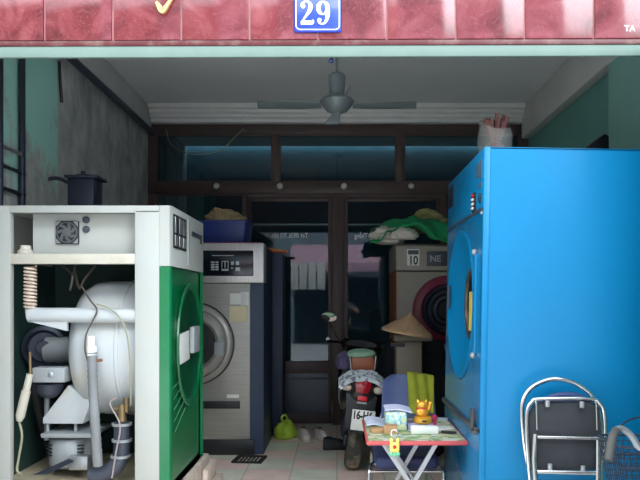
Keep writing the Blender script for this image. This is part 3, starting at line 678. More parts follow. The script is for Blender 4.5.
scr(231, 267.5, 233, 268.5); scr(235.5, 267.5, 240, 271); scr(212, 255.2, 234, 255.9)
pc = P(193, 343.5, wy)
pr = MB().lathe([(.39, 0), (.39, .03), (.372, .045), (.34, .05), (.33, .03), (.30, .05), (.26, .07), (.23, .06), (.22, .02), (.21, .0)], (pc.x, wy, pc.z), (0, -1, 0), 64, cap=False).build('porthole_door', M['steel'], T)
MB().lathe([(.405, 0), (.405, .02), (.388, .022)], (pc.x, wy, pc.z), (0, -1, 0), 64, cap=False).build('door_gasket', M['black'], pr)
MB().lathe([(.225, .045), (.18, .05), (0, .055)], (pc.x, wy, pc.z), (0, -1, 0), 40).build('door_glass', M['black'], pr)
a = P(214, 352, wy - .05); MB().box((a.x, wy - .075, a.z - .04), (a.x + .1, wy - .04, a.z + .1), .01).build('door_latch', M['greycast'], pr)
a, b = P(203, 408.5, wy), P(240, 401, wy); MB().box((a.x - .3, wy - .015, a.z), (b.x, wy + .01, b.z), .006).build('pull_slot', M['black'], T)
a, b = P(227, 398, wy), P(239, 394.5, wy); MB().box((a.x, wy - .003, a.z), (b.x, wy + .001, b.z)).build('sticker', M['paper'], T, label='white sticker')
MB().box((wx0, wy - .004, .0), (-.80, wy + .03, .145), .006).build('plinth', M['black'], T)
m = MB()
for (x0, y0, x1, y1), t in (((230, 293.5, 241, 304.5), 0), ((240.5, 292, 248.5, 305.5), 0)):
    a, b = P(x0, y1, wy), P(x1, y0, wy); m.box((a.x, wy - .004, a.z), (b.x, wy - .0005, b.z), .001)
m.build('paper_note', M['paper'], T, label='white paper note')
a, b = P(229.5, 322, wy), P(247, 306, wy); MB().box((a.x, wy - .004, a.z), (b.x, wy - .0005, b.z), .001).build('paper_note', M['creampaper'], T, label='cream paper note')
tag(MB().box((-1.6, 7.22, 2.05), (-.84, 7.85, 2.066)).box((-1.5, 7.0, 2.051), (-.73, 7.2, 2.06), .003).build('board', M['redsheet']), 'thin dark red board lying on top of the stainless washer', 'board')
T = thing('storage_bin', 'blue plastic bin standing on the stainless washer', 'bin', (-1.15, 7.5, 2.066))
m = MB(); z0, z1 = 2.067, 2.29
def rr(x0, x1, y0, y1, z, r=.04): return [(x, y, z) for x, _, y in [(p[0], 0, p[2]) for p in rrect(x0, x1, y0, y1, 0, r, 4)]]
m.skin([m.ring(rr(-1.42, -.93, 7.3, 7.72, z0)), m.ring(rr(-1.45, -.9, 7.27, 7.75, z1)), m.ring(rr(-1.47, -.885, 7.255, 7.765, z1)), m.ring(rr(-1.47, -.885, 7.255, 7.765, z1 + .015)), m.ring(rr(-1.44, -.915, 7.285, 7.735, z1 + .015)), m.ring(rr(-1.41, -.94, 7.31, 7.71, z0 + .012))]); m.build('tub', M['binblue'], T)
m = MB(); m.ball((-1.18, 7.5, 2.33), (.19, .16, .12), 4, fn=lumpy(2, .35)); m.ball((-1.03, 7.5, 2.30), (.1, .12, .08), 4, fn=lumpy(5, .3)); m.ball((-1.2, 7.5, 2.2), (.18, .16, .12), 3)
tag(m.build('cloth_bundle', M['clothbeige']), 'beige crumpled cloth bundle heaped in the blue bin', 'cloth')
tag(MB().box((-.80, 8.0, 0), (-.60, 8.4, 2.02), .01).build('narrow_cabinet', M['navy']), 'narrow dark cabinet between the stainless washer and the glass door', 'cabinet')
m = MB(); m.prism([(-.78, 8.03, 2.085), (-.545, 8.03, 2.05), (-.545, 8.03, 2.02), (-.77, 8.03, 2.02)], (0, .1, 0), .006)
T = tag(m.build('fabric_roll', M['orange']), 'orange and red folded fabric strip on the narrow dark cabinet', 'fabric')
MB().box((-.80, 8.02, 2.021), (-.56, 8.14, 2.04), .004).build('red_layer', M['redsheet'], T)

# ------------------------------------------------------------------ beige washer on the right
ex0, ex1, ey = .60, 1.60, 7.35
T = thing('washing_machine', 'beige front loading washer with maroon porthole ring, number 10 sticker', 'washing machine', (1.07, 7.8, 0))
MB().box((ex0 + .01, ey + .01, 0), (ex1, 8.35, 1.79), .008).build('cabinet', M['beige'], T)
MB().box((ex0 + .002, ey + .03, 0), (ex0 + .012, 8.3, 2.05)).build('side_board', M['wood'], T, label='orange brown side board')
hd = MB().prism([(ex0, ey - .01, 1.80), (ex0, ey + .01, 2.05), (ex0, ey + .1, 2.08), (ex0, 8.35, 2.08), (ex0, 8.35, 1.80)], (ex1 - ex0, 0, 0), .012).build('header', M['beige'], T)
a, b = P(407, 265.5, ey - .02), P(419.5, 249, ey - .02)
st = MB().box((a.x, ey - .022, a.z), (b.x, ey - .004, b.z), .002).build('number_sticker', M['paper'], hd)
a2 = P(408, 254.5, ey - .022); m = MB(); m.box((a.x + .01, ey - .025, b.z - .055), (b.x - .01, ey - .02, b.z - .012)); m.build('sticker_band', M['conduit'], st)
text_mesh('10', .12, ((a.x + b.x) / 2, ey - .0235, a.z + .012), XP, ZP, .002, xs=.8, bold=.003).build('sticker_number', M['black'], st)
a, b = P(427, 266, ey - .02), P(452, 251.5, ey - .02)
np_ = MB().box((a.x, ey - .022, a.z), (b.x, ey - .004, b.z), .003).build('name_panel', M['conduit'], hd)
text_mesh('NE', .09, (a.x + .085, ey - .0235, a.z + .045), XP, ZP, .002, bold=.002).build('name_letters', M['greycast'], np_)
c = P(447, 310, ey)
pr = MB().lathe([(.35, 0), (.35, .02), (.33, .035), (.27, .04), (.255, .03)], (c.x, ey + .01, c.z), (0, -1, 0), 64, cap=False).build('porthole_ring', M['maroon'], T)
MB().lathe([(.256, .03), (.25, .06), (.23, .075), (.2, .05), (.17, .05), (.15, .085), (.12, .09), (.1, .06)], (c.x, ey + .01, c.z), (0, -1, 0), 56, cap=False).build('door_rim', M['darkmetal'], pr)
MB().lathe([(.2, .045), (0, .05)], (c.x, ey + .01, c.z), (0, -1, 0), 40).build('door_glass', M['black'], pr)
MB().lathe([(.375, 0), (.375, .012), (.352, .014)], (c.x, ey + .01, c.z), (0, -1, 0), 64, cap=False).build('outer_ring', M['beige'], pr)

# cloths heaped on it
def drape(u, v):
    x = .36 + 1.1 * u; y = 7.42 + .62 * v
    n = noise.noise(V((x * 2.3, y * 3, 1))) * .1 + (.5 - abs(noise.noise(V((x * 5 + y * 4, y * 5 - x * 2, 4))))) * .11 + noise.noise(V((x * 11 + y * 6, y * 9, 7))) * .03
    z = 2.12 + .14 * math.sin(math.pi * min(1, u * 1.1)) + n + .05 * math.sin(v * math.pi) 
    if v < .3: y = 7.42 + .19 - (.3 - v) * .9 if v > .05 else 7.42 + .19 - .225; z -= (.3 - v) * .5 * (u > .45) * min(1, (u - .45) * 4)
    return (x, y - .05 * (v < .1), max(z, 2.092))
tag(MB().sheet(drape, 60, 34, .012).build('green_cloth', M['clothgreen'], sharp=80), 'crumpled green cloth draped over the top of the beige washer', 'cloth')
m = MB(); m.ball((.98, 7.9, 2.40), (.16, .12, .09), 4, fn=lumpy(8, .4)); m.ball((1.05, 7.92, 2.3), (.2, .14, .13), 4, fn=lumpy(9, .3))
tag(m.build('cloth_bundle', M['clotholive']), 'olive beige cloth bundle on top of the green cloth heap', 'cloth')
m = MB(); m.ball((.68, 7.42, 2.165), (.15, .1, .085), 4, fn=lumpy(4, .3)); m.ball((.5, 7.5, 2.17), (.13, .12, .09), 4, fn=lumpy(6, .45)); m.ball((.55, 7.6, 2.12), (.16, .15, .06), 3, fn=lumpy(7, .3))
tag(m.build('plastic_bag', M['clothwhite']), 'off white plastic bag lying under the green cloth', 'bag')
m = MB(); m.ball((.44, 7.62, 2.235), (.07, .07, .03), 3, fn=lumpy(12, .3)); tag(m.build('maroon_cloth', M['maroon']), 'small maroon cloth lying on the white plastic bag', 'cloth')

# beige pedestal with the conical hat on it
hc = P(410.5, 312, 6.3)
T = thing('pedestal', 'tall beige box standing under the conical straw hat', 'box', (hc.x, 6.35, 0))
MB().box((hc.x - .13, 6.27, 0), (hc.x + .1, 6.5, 1.14), .02).build('column', M['beigeold'], T)
MB().box((hc.x - .15, 6.26, 1.14), (hc.x + .19, 6.48, 1.20), .02).build('top', M['beigeold'], T)
a = P(398, 345, 6.25); MB().box((a.x - .06, 6.26, a.z - .016), (a.x + .06, 6.275, a.z + .016)).build('slot', M['black'], T)
m = MB(); prof = [(.001, 0), (.012, -.012)] + [(.228 * k / 12 + .004 * (k % 2), -.01 - .165 * k / 12) for k in range(1, 13)] + [(.228, -.188), (.215, -.178), (.03, -.04), (.001, -.03)]
m.lathe(prof, (0, 0, 0), (0, 0, 1), 48); bmesh.ops.transform(m.bm, matrix=Matrix.Translation(hc + V((0, 0, 0))) @ Matrix.Rotation(R(9), 4, 'Y') @ Matrix.Rotation(R(3), 4, 'X'), verts=m.bm.verts)
tag(m.build('conical_hat', M['straw'], sharp=70), 'conical palm leaf hat resting on the tall beige box', 'hat')

def heap(p):
    q = V((math.copysign(abs(p.x) ** .55, p.x), math.copysign(abs(p.y) ** .55, p.y), math.copysign(abs(p.z) ** .6, p.z)))
    q *= 1 + .12 * noise.noise(q * 2.5 + V((3, 1, 2))) + .05 * noise.noise(q * 7)
    q.z = max(q.z, -.96); return q
m = MB(); m.ball((.74, 6.95, .56), (.36, .2, .56), 5, fn=heap); zmin = min(v.co.z for v in m.bm.verts)
for v in m.bm.verts: v.co.z -= zmin
tag(m.build('covered_crate', pm('black cloth cover', rgb(22, 24, 32), .9, var=.2, bump=.2), sharp=80), 'stack under a black cloth behind the hat and the blue chair', 'crate')

# ------------------------------------------------------------------ scooter seen from behind
sy = 5.95
T = thing('motor_scooter', 'black motor scooter parked nose inwards behind the folding table', 'scooter', (.125, 6.75, 0))
SX = .125
def wheel(cy, r, w, nm):
    o = MB().lathe([(r - .075, -w * .4), (r - .05, -w * .5), (r - .02, -w * .45), (r, -w * .2), (r, w * .2), (r - .02, w * .45), (r - .05, w * .5), (r - .075, w * .4)], (SX, cy, r), (1, 0, 0), 48, cap=False).build(nm, M['tyre'], T)
    m = MB(); m.lathe([(r - .07, -.04), (r - .08, -.035), (r - .08, .035), (r - .07, .04)], (SX, cy, r), (1, 0, 0), 40, cap=False); m.cyl((SX - .06, cy, r), (SX + .06, cy, r), .05)
    for k in range(5):
        t = 2 * math.pi * k / 5; m.bar((SX, cy + .04 * math.cos(t), r + .04 * math.sin(t)), (SX, cy + (r - .075) * math.cos(t), r + (r - .075) * math.sin(t)), .03, .02, up=(1, 0, 0))
    m.build('wheel_rim', M['darkmetal'], o)
wheel(6.42, .255, .135, 'rear_wheel'); wheel(7.68, .255, .085, 'front_wheel')
def sect(y, w, h, z, n=20, p=2.6):
    o = []
    for k in range(n):
        t = 2 * math.pi * k / n; c_, s_ = math.cos(t), math.sin(t)
        o.append((SX + w / 2 * math.copysign(abs(c_) ** (2 / p), c_), y, z + h / 2 * math.copysign(abs(s_) ** (2 / p), s_)))
    return o
m = MB(); m.skin([m.ring(sect(*s)) for s in ((5.93, .12, .12, .77), (5.97, .22, .2, .755), (6.1, .29, .26, .72), (6.35, .34, .3, .68), (6.7, .34, .3, .62), (6.95, .28, .26, .52))]); m.build('rear_cowl', M['scooter'], T)
m = MB(); m.skin([m.ring(sect(*s)) for s in ((6.0, .16, .05, .845), (6.08, .25, .09, .85), (6.4, .3, .1, .85), (6.7, .28, .1, .83), (6.95, .2, .08, .79), (7.0, .1, .05, .78))]); m.build('seat', M['black'], T)
m = MB(); m.prism([(SX - .13, 5.965, .72), (SX + .13, 5.965, .72), (SX + .11, 5.955, .46), (SX + .05, 5.975, .40), (SX - .05, 5.975, .40), (SX - .11, 5.955, .46)], (0, .025, 0), .006); m.skin([m.ring([(SX + x * .085, 6.42 + (.31 + d) * math.cos(R(t)), .255 + (.31 + d) * math.sin(R(t))) for x, d in ((-1, 0), (1, 0), (1, .012), (-1, .012))]) for t in range(40, 140, 8)]); m.build('mudguard', M['black'], T)
m = MB(); m.prism([(SX - .075, 5.925, .82), (SX - .02, 5.92, .86), (SX + .02, 5.92, .86), (SX + .075, 5.925, .82), (SX + .05, 5.925, .735), (SX - .05, 5.925, .735)], (0, .05, 0), .012); m.build('tail_light', pm('dark red lamp lens', rgb(150, 16, 30), .15, coat=.5), T)
MB().box((SX - .035, 5.925, .675), (SX + .045, 5.96, .715), .006).build('reflector', M['red'], T, label='bright red reflector')
MB().box((SX - .035, 5.93, .65), (SX + .045, 5.96, .665), .003).build('badge_strip', M['greycast'], T)
for s in (-1, 1): MB().ball((SX + s * .13, 5.99, .77), (.05, .05, .035), 3).build('indicator', pm('cloudy indicator lens', rgb(190, 176, 160), .2), T)
pl = MB().box((SX - .085 + .02, 5.93, .43), (SX + .125, 5.938, .60), .004).build('licence_plate', M['plate'], T)
text_mesh('16-H6', .092, (SX + .022, 5.9295, .525), XP, ZP, .002, xs=.7, bold=.004).build('plate_characters', M['black'], pl)
m = MB(); s0, s1 = V((SX - .02, 6.22, .52)), V((SX - .05, 6.36, .29)); m.tube([s0.lerp(s1, k / 84) + V((.028 * math.cos(k / 12 * 2 * math.pi), .028 * math.sin(k / 12 * 2 * math.pi), 0)) for k in range(85)], .007, 6); m.cyl(s0, s1, .012); m.build('shock_absorber', M['black'], T)
m = MB(); m.box((SX - .1, 6.4, .2), (SX - .06, 6.95, .3), .02); m.box((SX - .12, 6.6, .22), (SX + .12, 7.0, .46), .04); m.build('engine', M['darkmetal'], T)
m = MB(); m.tube([(SX + .11, 6.9, .25), (SX + .13, 6.6, .25), (SX + .13, 6.58, .26), (SX + .14, 6.16, .32), (SX + .14, 6.14, .32)], [.02, .02, .05, .055, .03], 16); m.build('exhaust', M['darkmetal'], T)
m = MB(); m.box((SX - .13, 6.9, .3), (SX + .13, 7.4, .38), .03); m.skin([m.ring(sect(*s)) for s in ((7.34, .36, .5, .6), (7.42, .4, .62, .64), (7.5, .3, .5, .66), (7.56, .14, .2, .7))]); m.build('leg_shield', M['scooter'], T)
m = MB(); m.tube([(SX, 7.38, .85), (SX, 7.3, 1.0), (SX, 7.3, 1.04)], .03, 12); m.tube([(SX, 7.4, .7), (SX, 7.66, .28)], .03, 12); m.build('steering_column', M['darkmetal'], T)
m = MB(); m.tube([(SX - .34, 7.12, 1.06), (SX - .2, 7.22, 1.06), (SX, 7.28, 1.04), (SX + .2, 7.22, 1.06), (SX + .34, 7.12, 1.06)], .016, 10, smooth=5); m.skin([m.ring(sect(*s)) for s in ((7.14, .3, .06, 1.07), (7.22, .42, .13, 1.06), (7.36, .3, .18, 1.0), (7.44, .12, .1, .98))]); m.build('handlebar', M['scooter'], T)
for s in (-1, 1):
    k = V((SX + s * .352, 7.06, 1.305)) if s < 0 else V((SX + .36, 7.06, 1.27))
    o = MB().tube([(SX + s * .22, 7.19, 1.07), (SX + s * .29, 7.14, 1.16), (k.x, 7.09, k.z - .01)], .008, 8, smooth=5).build('mirror_stalk', M['black'], T)
    hm = MB(); hm.ball((k.x, 7.07, k.z), (.085, .03, .052), 3); hm.build('mirror_housing', M['black'], o)
    gm = MB(); gm.lathe([(.076, .0), (.076, .004), (0, .005)], (0, 0, 0), (0, -1, 0), 32); bmesh.ops.transform(gm.bm, matrix=Matrix.Translation((k.x, 7.045, k.z)) @ Matrix.Rotation(R(-12), 4, 'Z') @ Matrix.Rotation(R(14), 4, 'X') @ Matrix.Diagonal((1, 1, .58, 1)), verts=gm.bm.verts); gm.build('mirror_glass', M['mirror'], o)
T.rotation_euler.y = R(6.5)
# luggage on its seat
LX = SX + .097
T2 = thing('bag', 'brown leather bag with pale green cover standing on the scooter seat', 'bag', (LX, 6.3, .9))
MB().box((LX - .1, 6.2, .885), (LX + .1, 6.45, 1.02), .025).build('bag_body', M['leather'], T2)
m = MB(); m.ball((LX - .01, 6.3, 1.03), (.125, .14, .045), 4, fn=lumpy(3, .12)); m.build('cover', M['palegreen'], T2)
for s in (-1, 1): MB().bar((LX + s * .1, 6.19, .9), (LX + s * .112, 6.19, 1.02), .016, .006, up=(1, 0, 0)).build('strap', M['clothwhite'], T2)
m = MB(); m.ball((LX - .16, 6.40, .94), (.07, .1, .1), 4, fn=lumpy(14, .25)); tag(m.build('cloth_bundle', M['purple']), 'dusky purple cloth bundle beside the brown bag on the scooter', 'cloth')
def coat(u, v):
    x = LX - .2 + .38 * u; arch = math.sin(math.pi * min(1, max(0, (u + .02))))
    z = .755 + .095 * arch ** .6 + .02 * noise.noise(V((u * 6, v * 5, 2)))
    y = 5.93 + .22 * v - .03 * arch
    return (x, y, z + .05 * v)
tag(MB().sheet(coat, 40, 12, .03).build('raincoat', M['raincoat'], sharp=80), 'grey white printed raincoat folded over the tail of the scooter', 'raincoat')

# ------------------------------------------------------------------ chromed chair with slate blue back
cx = .478
T = thing('chair', 'slate blue padded chair with chrome legs behind the folding table', 'chair', (cx, 5.25, 0))
m = MB()
def bk(u, v):   # backrest front surface
    w = .235 - .03 * v; x = cx + .07 + (u - .5) * 2 * w
    return (x, 5.5 + .10 * v - .05 * (1 - (2 * u - 1) ** 2), .5 + .42 * v)
ringz = []
for k in range(15):
    v = k / 14; w = .215 - .02 * v if v < .85 else (.215 - .017) * math.sqrt(max(.02, 1 - ((v - .85) / .15) ** 2 * .55)); y = 5.52 + .1 * v; z = .5 + .42 * v; t = .03 if v < .95 else .02
    ringz.append(m.ring([(cx + .07 + w * math.copysign(abs(math.cos(a)) ** .6, math.cos(a)), y + t * math.copysign(abs(math.sin(a)) ** .8, math.sin(a)) + .06 * math.cos(a) ** 2 * -1 + .03, z) for a in [2 * math.pi * q / 28 for q in range(28)]]))
m.skin(ringz); m.build('backrest', M['vinylblue'], T)
m = MB(); m.box((cx - .215, 4.90, .345), (cx + .215, 5.46, .435), .03, seg=4); m.build('seat', M['seatblue'], T)
for s in (-1, 1):
    MB().tube([(cx + s * .19, 5.2, .345), (cx + s * .25, 5.0, .34), (cx + s * .258, 4.96, .2), (cx + s * .262, 4.95, 0)], .0125, 10, smooth=6).build('front_leg', M['chrome'], T)
    MB().tube([(cx + s * .2, 5.1, .34), (cx + s * .21, 5.52, .34), (cx + s * .215, 5.60, .0)], .0125, 10, smooth=6).build('rear_leg', M['chrome'], T)
    MB().tube([(cx + s * .21, 5.45, .34), (cx + s * .2 + .03, 5.56, .5), (cx + .07 + s * .17, 5.6, .7)], .0125, 10, smooth=6).build('back_tube', M['chrome'], T)
MB().tube([(cx - .252, 4.96, .322), (cx + .252, 4.96, .322)], .011, 10).build('front_stretcher', M['chrome'], T)
def towel(u, v):
    x = cx + .07 + .0 + .195 * u - .012 * v * (u < .2)
    if v < .5: t = v / .5; y, z = 5.51 + .09 * t - .012, .64 + .285 * t
    elif v < .6: t = (v - .5) / .1; y, z = 5.59 + .1 * t, .932 + .012 * math.sin(t * math.pi)
    else: t = (v - .6) / .4; y, z = 5.695 - .02 * t, .93 - .2 * t
    return (x + (.02 * (v - .5) if u > .8 else 0), y - .035 + .01 * math.sin(u * 16 + v * 4), z - .03 * u * (v > .4) * (v < .7))
tag(MB().sheet(towel, 24, 30, .01).build('towel', M['olive'], sharp=80), 'olive green towel hanging over the back of the blue chair', 'towel')

# ------------------------------------------------------------------ folding table
tx0, tx1, ty0, ty1, tz = .172, .765, 4.2, 5.0, .68
T = thing('folding_table', 'small folding table with pink red edge and crossed grey legs', 'table', ((tx0 + tx1) / 2, 4.6, 0))
m = MB(); m.box((tx0, ty0, tz - .028), (tx1, ty1, tz - .002), .008); m.build('table_edge', M['pinkedge'], T)
MB().box((tx0 + .012, ty0 + .012, tz - .01), (tx1 - .012, ty1 - .012, tz)).build('tabletop', M['map'], T)
for y in (4.32, 4.82):
    MB().bar((tx0 + .1, y, tz - .03), (tx1 - .06, y, .0), .026, .02, up=(0, 1, 0)).build('leg', M['alu'], T)
    MB().bar((tx1 - .16, y + .03, tz - .03), (tx0 + .06, y + .03, .0), .026, .02, up=(0, 1, 0)).build('leg', M['alu'], T)
m = MB(); m.cyl((.47, 4.32, .34), (.47, 4.87, .34), .008); m.cyl((tx0 + .1, 4.32, tz - .035), (tx0 + .1, 4.82, tz - .035), .01); m.cyl((tx1 - .16, 4.35, tz - .035), (tx1 - .16, 4.85, tz - .035), .01); m.build('cross_rod', M['alu'], T)
def onT(px, py):
    "place on the table top seen at this pixel"
    d = (EYE - tz) * F / (py - 300); return V(((px - 337) / F * d, d, tz))
def tbox(nm, lbl, cat, px0, px1, pyb, h, dep, mat, rot=0, bev=.003, group=None):
    a, b = onT(px0, pyb), onT(px1, pyb)
    o = MB().box((a.x, a.y, tz), (b.x, a.y + dep, tz + h), bev).build(nm, M[mat])
    o.rotation_euler.z = R(rot); return tag(o, lbl, cat)
tbox('box', 'small brown cardboard box at the front left of the table', 'box', 371, 384, 433.5, .03, .08, 'kraft', 6)
tbox('box', 'larger brown cardboard box in front of the card stack', 'box', 384.5, 398, 434.5, .05, .09, 'kraft', -4)
o = tbox('card_stack', 'stack of pale blue and yellow cards on the table', 'cards', 386, 407, 431, .115, .17, 'cards', 0, .012)
a = onT(386, 431)
def fanp(u, v): return (a.x - .005 + .17 * u, a.y + .02 + .16 * v, tz + .125 + .012 * math.sin(u * 3.14) - .015 * u + .01 * v)
tag(MB().sheet(fanp, 16, 6, .006).build('paper_sheaf', pm('pale lilac paper', rgb(206, 206, 232), .7)), 'pale lilac paper sheaf lying on top of the card stack', 'paper')
a = onT(367, 428)
def note(u, v): return (a.x + .14 * u - .01 * v, a.y + .02 + .24 * v, tz + .012 + .012 * v + .008 * math.sin(u * 5))
tag(MB().sheet(note, 12, 6, .008).build('paper', pm('lavender white paper', rgb(206, 210, 230), .7)), 'lavender white paper lying at the left of the card stack', 'paper')
tbox('box', 'lilac box under the golden cat', 'box', 408, 433, 430, .04, .14, 'lilac', 0)
tbox('tissue_pack', 'white box in front of the lilac box on the table', 'box', 411, 439, 434.5, .05, .05, 'paper', 0, .01)
for i, (px, py, w, d, r, lb) in enumerate(((441, 430, .10, .14, 20, 'white paper sheet lying right of the golden cat'), (436, 420.5, .12, .10, -15, 'pale paper sheet near the far right corner of the table'))):
    k = onT(px, py); o = MB().box((k.x - w * .3, k.y, tz + .001 + .001 * i), (k.x + w * .7, k.y + d, tz + .004 + .001 * i)).build('paper', M['paper' if i == 0 else 'icons']); o.rotation_euler.z = R(r); tag(o, lb, 'paper')
a = onT(441, 433); m = MB(); m.box((0, -.012, 0), (.09, .012, .012), .004); m.box((.06, -.016, .002), (.095, .02, .012), .004)
o = m.build('pen_case', M['black'], origin=(0, 0, 0)); o.location = (a.x, a.y - .01, tz + .005); o.rotation_euler.z = R(-22); tag(o, 'small black pen case on the front right of the table', 'pen case')
# golden cat
gc = onT(423.5, 430); gy = gc.y + .04; gz = tz + .04; gx = gc.x
T = thing('lucky_cat', 'golden waving cat figurine on the lilac box', 'figurine', (gx, gy, gz))
g = MB(); g.lathe([(.058, 0), (.064, .008), (.062, .03), (.05, .042), (0, .045)], (gx, gy, gz), (0, 0, 1), 32); g.build('base', M['gold'], T)
MB().box((gx - .012, gy - .066, gz + .014), (gx + .016, gy - .055, gz + .024), .002).build('base_window', M['black'], T)
g = MB(); g.ball((gx - .004, gy, gz + .07), (.042, .036, .04), 3); g.ball((gx - .004, gy - .004, gz + .112), (.036, .031, .029), 3)
for s in (-1, 1): g.lathe([(.014, 0), (.009, .012), (.001, .024)], (gx - .004 + s * .023, gy, gz + .128), (s * .35, 0, 1), 12)
g.tube([(gx - .03, gy - .025, gz + .075), (gx - .026, gy - .036, gz + .06), (gx - .012, gy - .038, gz + .055)], [.013, .012, .01], 10); g.ball((gx - .004, gy - .033, gz + .105), (.01, .008, .007), 2)
g.build('body', M['gold'], T)
g = MB(); g.tube([(gx + .03, gy - .005, gz + .075), (gx + .042, gy - .012, gz + .1), (gx + .046, gy - .016, gz + .12)], [.012, .011, .011], 12); g.ball((gx + .047, gy - .016, gz + .127), .0135, 2); g.build('waving_paw', M['gold'], T)
g = MB()
for s in (-1, 1): g.ball((gx - .004 + s * .013, gy - .032, gz + .117), (.004, .003, .004), 1)
g.build('eyes', M['black'], T)
g = MB(); g.tube([(gx - .004 + .035 * math.cos(t), gy + .029 * math.sin(t), gz + .09) for t in [2 * math.pi * k / 20 for k in range(20)]], .005, 6, closed=True); g.build('collar', M['red'], T)
k = onT(434.5, 429); m = MB(); m.ball((k.x + .01, k.y + .09, tz + .055), .023, 3); m.cyl((k.x + .01, k.y + .09, tz), (k.x + .01, k.y + .09, tz + .04), .02, .012); tag(m.build('pink_stamp', M['pink']), 'round pink knob stamp beside the golden cat', 'stamp')
# key ring hanging at the near edge
k = P(394.5, 434, 4.19)
T = thing('key_ring', 'key ring with yellow flower charm hanging from the table edge', 'keychain', k)
m = MB(); m.tube([(k.x + .02 * math.cos(t), 4.188 + .012 * math.sin(t) * .4, k.z + .004 + .02 * math.sin(t)) for t in [2 * math.pi * q / 24 for q in range(24)]], .0035, 8, closed=True); m.tube([(k.x, 4.187, k.z + .02), (k.x, 4.21, k.z + .02 + (tz - k.z) * .5)], .003, 6); m.build('split_ring', M['chrome'], T)
c = P(394.5, 447, 4.185); m = MB(); m.box((c.x - .028, 4.176, c.z - .032), (c.x + .028, 4.192, c.z + .03), .012, seg=3)
for s in (-1, 1): m.ball((c.x + s * .018, 4.184, c.z + .037), (.011, .007, .018), 2)
m.build('charm', M['charm'], T, label='yellow charm')
m = MB(); m.ball((c.x, 4.176, c.z + .002), (.012, .005, .012), 2); m.build('charm_heart', M['red'], T)
m = MB()
for dx in (-.02, 0, .02): m.ball((c.x + dx, 4.184, c.z - .04 - .006 * (dx == 0)), (.013, .008, .014), 2)
m.build('charm_leaves', M['charmgreen'], T)

# ------------------------------------------------------------------ tall blue dryer on the right
bx0, bx1, by0, by1, bz0, bz1 = .757, 2.2, 3.9, 5.15, .035, 2.33
T = thing('tumble_dryer', 'tall sky blue industrial tumble dryer with round door', 'dryer', (bx0, by0, bz0))
m = MB(); m.box((bx0 + .12, by0 + .01, bz0 + .002), (bx1, by1 - .01, bz1 - .01))
m.box((bx0 + .012, by0, bz0), (bx1, by0 + .014, bz1), .004); m.box((bx0 + .012, by1 - .014, bz0), (bx1, by1, bz1)); m.box((bx0 + .012, by0, bz1 - .014), (bx1, by1, bz1), .004); m.box((bx0 + .012, by0, bz0), (bx1, by1, bz0 + .014))
m.build('cabinet', M['blue'], T)
MB().box((bx0 + .002, by0 - .004, bz0 + .004), (bx0 + .034, by0 + .003, bz1 - .002), .002).build('corner_flange', M['blue'], T)
MB().box((bx0, by0 + .004, 2.003), (bx0 + .016, by1 - .004, bz1 - .004), .003).build('control_panel', M['blue'], T)
MB().box((bx0 - .006, by0 + .02, 1.988), (bx0 + .016, by1 - .004, 2.003)).build('seam_trim', M['trim'], T)
CY, CZ = 4.57, 1.475
face_with_hole(bx0, by0 + .004, by1 - .004, .80, 1.988, CY, CZ, .476, .016).build('front_panel', M['bluedark'], T)
MB().box((bx0, by0 + .004, bz0 + .004), (bx0 + .016, by1 - .004, .775), .003).build('lint_door', M['bluedark'], T)
MB().box((bx0 - .018, by0 + .05, .773), (bx0 + .014, by1 + .02, .802), .004).build('lint_door_bar', M['trim'], T)
m = MB(); m.box((bx0 - .03, by0 + .04, .765), (bx0 + .01, by0 + .14, .785), .003); m.box((bx0 - .03, by0 + .08, .785), (bx0 - .012, by0 + .13, .9), .006); m.build('latch', M['trim'], T)
dr = MB().lathe([(.470, -.008), (.470, .010), (.458, .014), (.445, .008), (.40, -.018), (.30, -.06), (.26, -.07), (.215, -.073)], (bx0 + .004, CY, CZ), (-1, 0, 0), 72, cap=False).build('door', M['blue'], T)
MB().lathe([(.478, -.01), (.478, .003), (.470, .003), (.470, -.01)], (bx0 + .004, CY, CZ), (-1, 0, 0), 72, cap=False).build('door_seal', M['trim'], dr)
MB().lathe([(.232, -.072), (.228, -.062), (.212, -.064), (.208, -.08)], (bx0 + .004, CY, CZ), (-1, 0, 0), 56, cap=False).build('window_rim', pm('bronze rim', rgb(92, 78, 66), .4, metal=.4), dr)
MB().lathe([(.214, -.078), (.0, -.078)], (bx0 + .004, CY, CZ), (-1, 0, 0), 48).build('door_glass', M['display'], dr)
MB().box((bx0 + .072, CY - .10, CZ - .17), (bx0 + .079, CY + .09, CZ + .08)).build('window_label', M['yellow'], dr, label='yellow label behind the glass')
MB().box((bx0 - .022, 4.965, 1.44), (bx0 - .004, 4.985, 1.6), .004).build('door_handle', M['conduit'], dr)
for z in (1.77, 1.19): MB().ball((bx0 - .012, 4.06, z), (.016, .024, .019), 2).build('hinge_cap', M['greycast'], T)
MB().box((bx0 - .014, 4.03, 1.2), (bx0 + .004, 4.09, 1.76), .006).build('hinge_bar', M['blue'], T)
MB().box((bx0 - .006, 4.90, 2.14), (bx0 + .002, 5.1, 2.285), .004).build('badge', M['darkmetal'], T)
m = MB(); m.box((bx0 - .004, 4.02, 2.185), (bx0 + .002, 4.1, 2.265), .002); m.build('gauge_plate', M['navygrey'], T); 
m = MB(); m.box((bx0 - .004, 3.945, 2.17), (bx0 + .002, 4.0, 2.27), .002); m.box((bx0 - .004, 3.95, 2.12), (bx0 + .002, 4.03, 2.15), .002); m.build('warning_label', M['navygrey'], T)
m = MB(); m.box((bx0 - .008, 4.10, 2.01), (bx0 + .002, 4.2, 2.115), .003); bp = m.build('button_strip', M['black'], T)
for k in range(4): MB().ball((bx0 - .01, 4.15, 2.026 + .025 * k), (.01, .024, .009), 2).build('push_button', M['red' if k == 3 else 'knob'], bp)
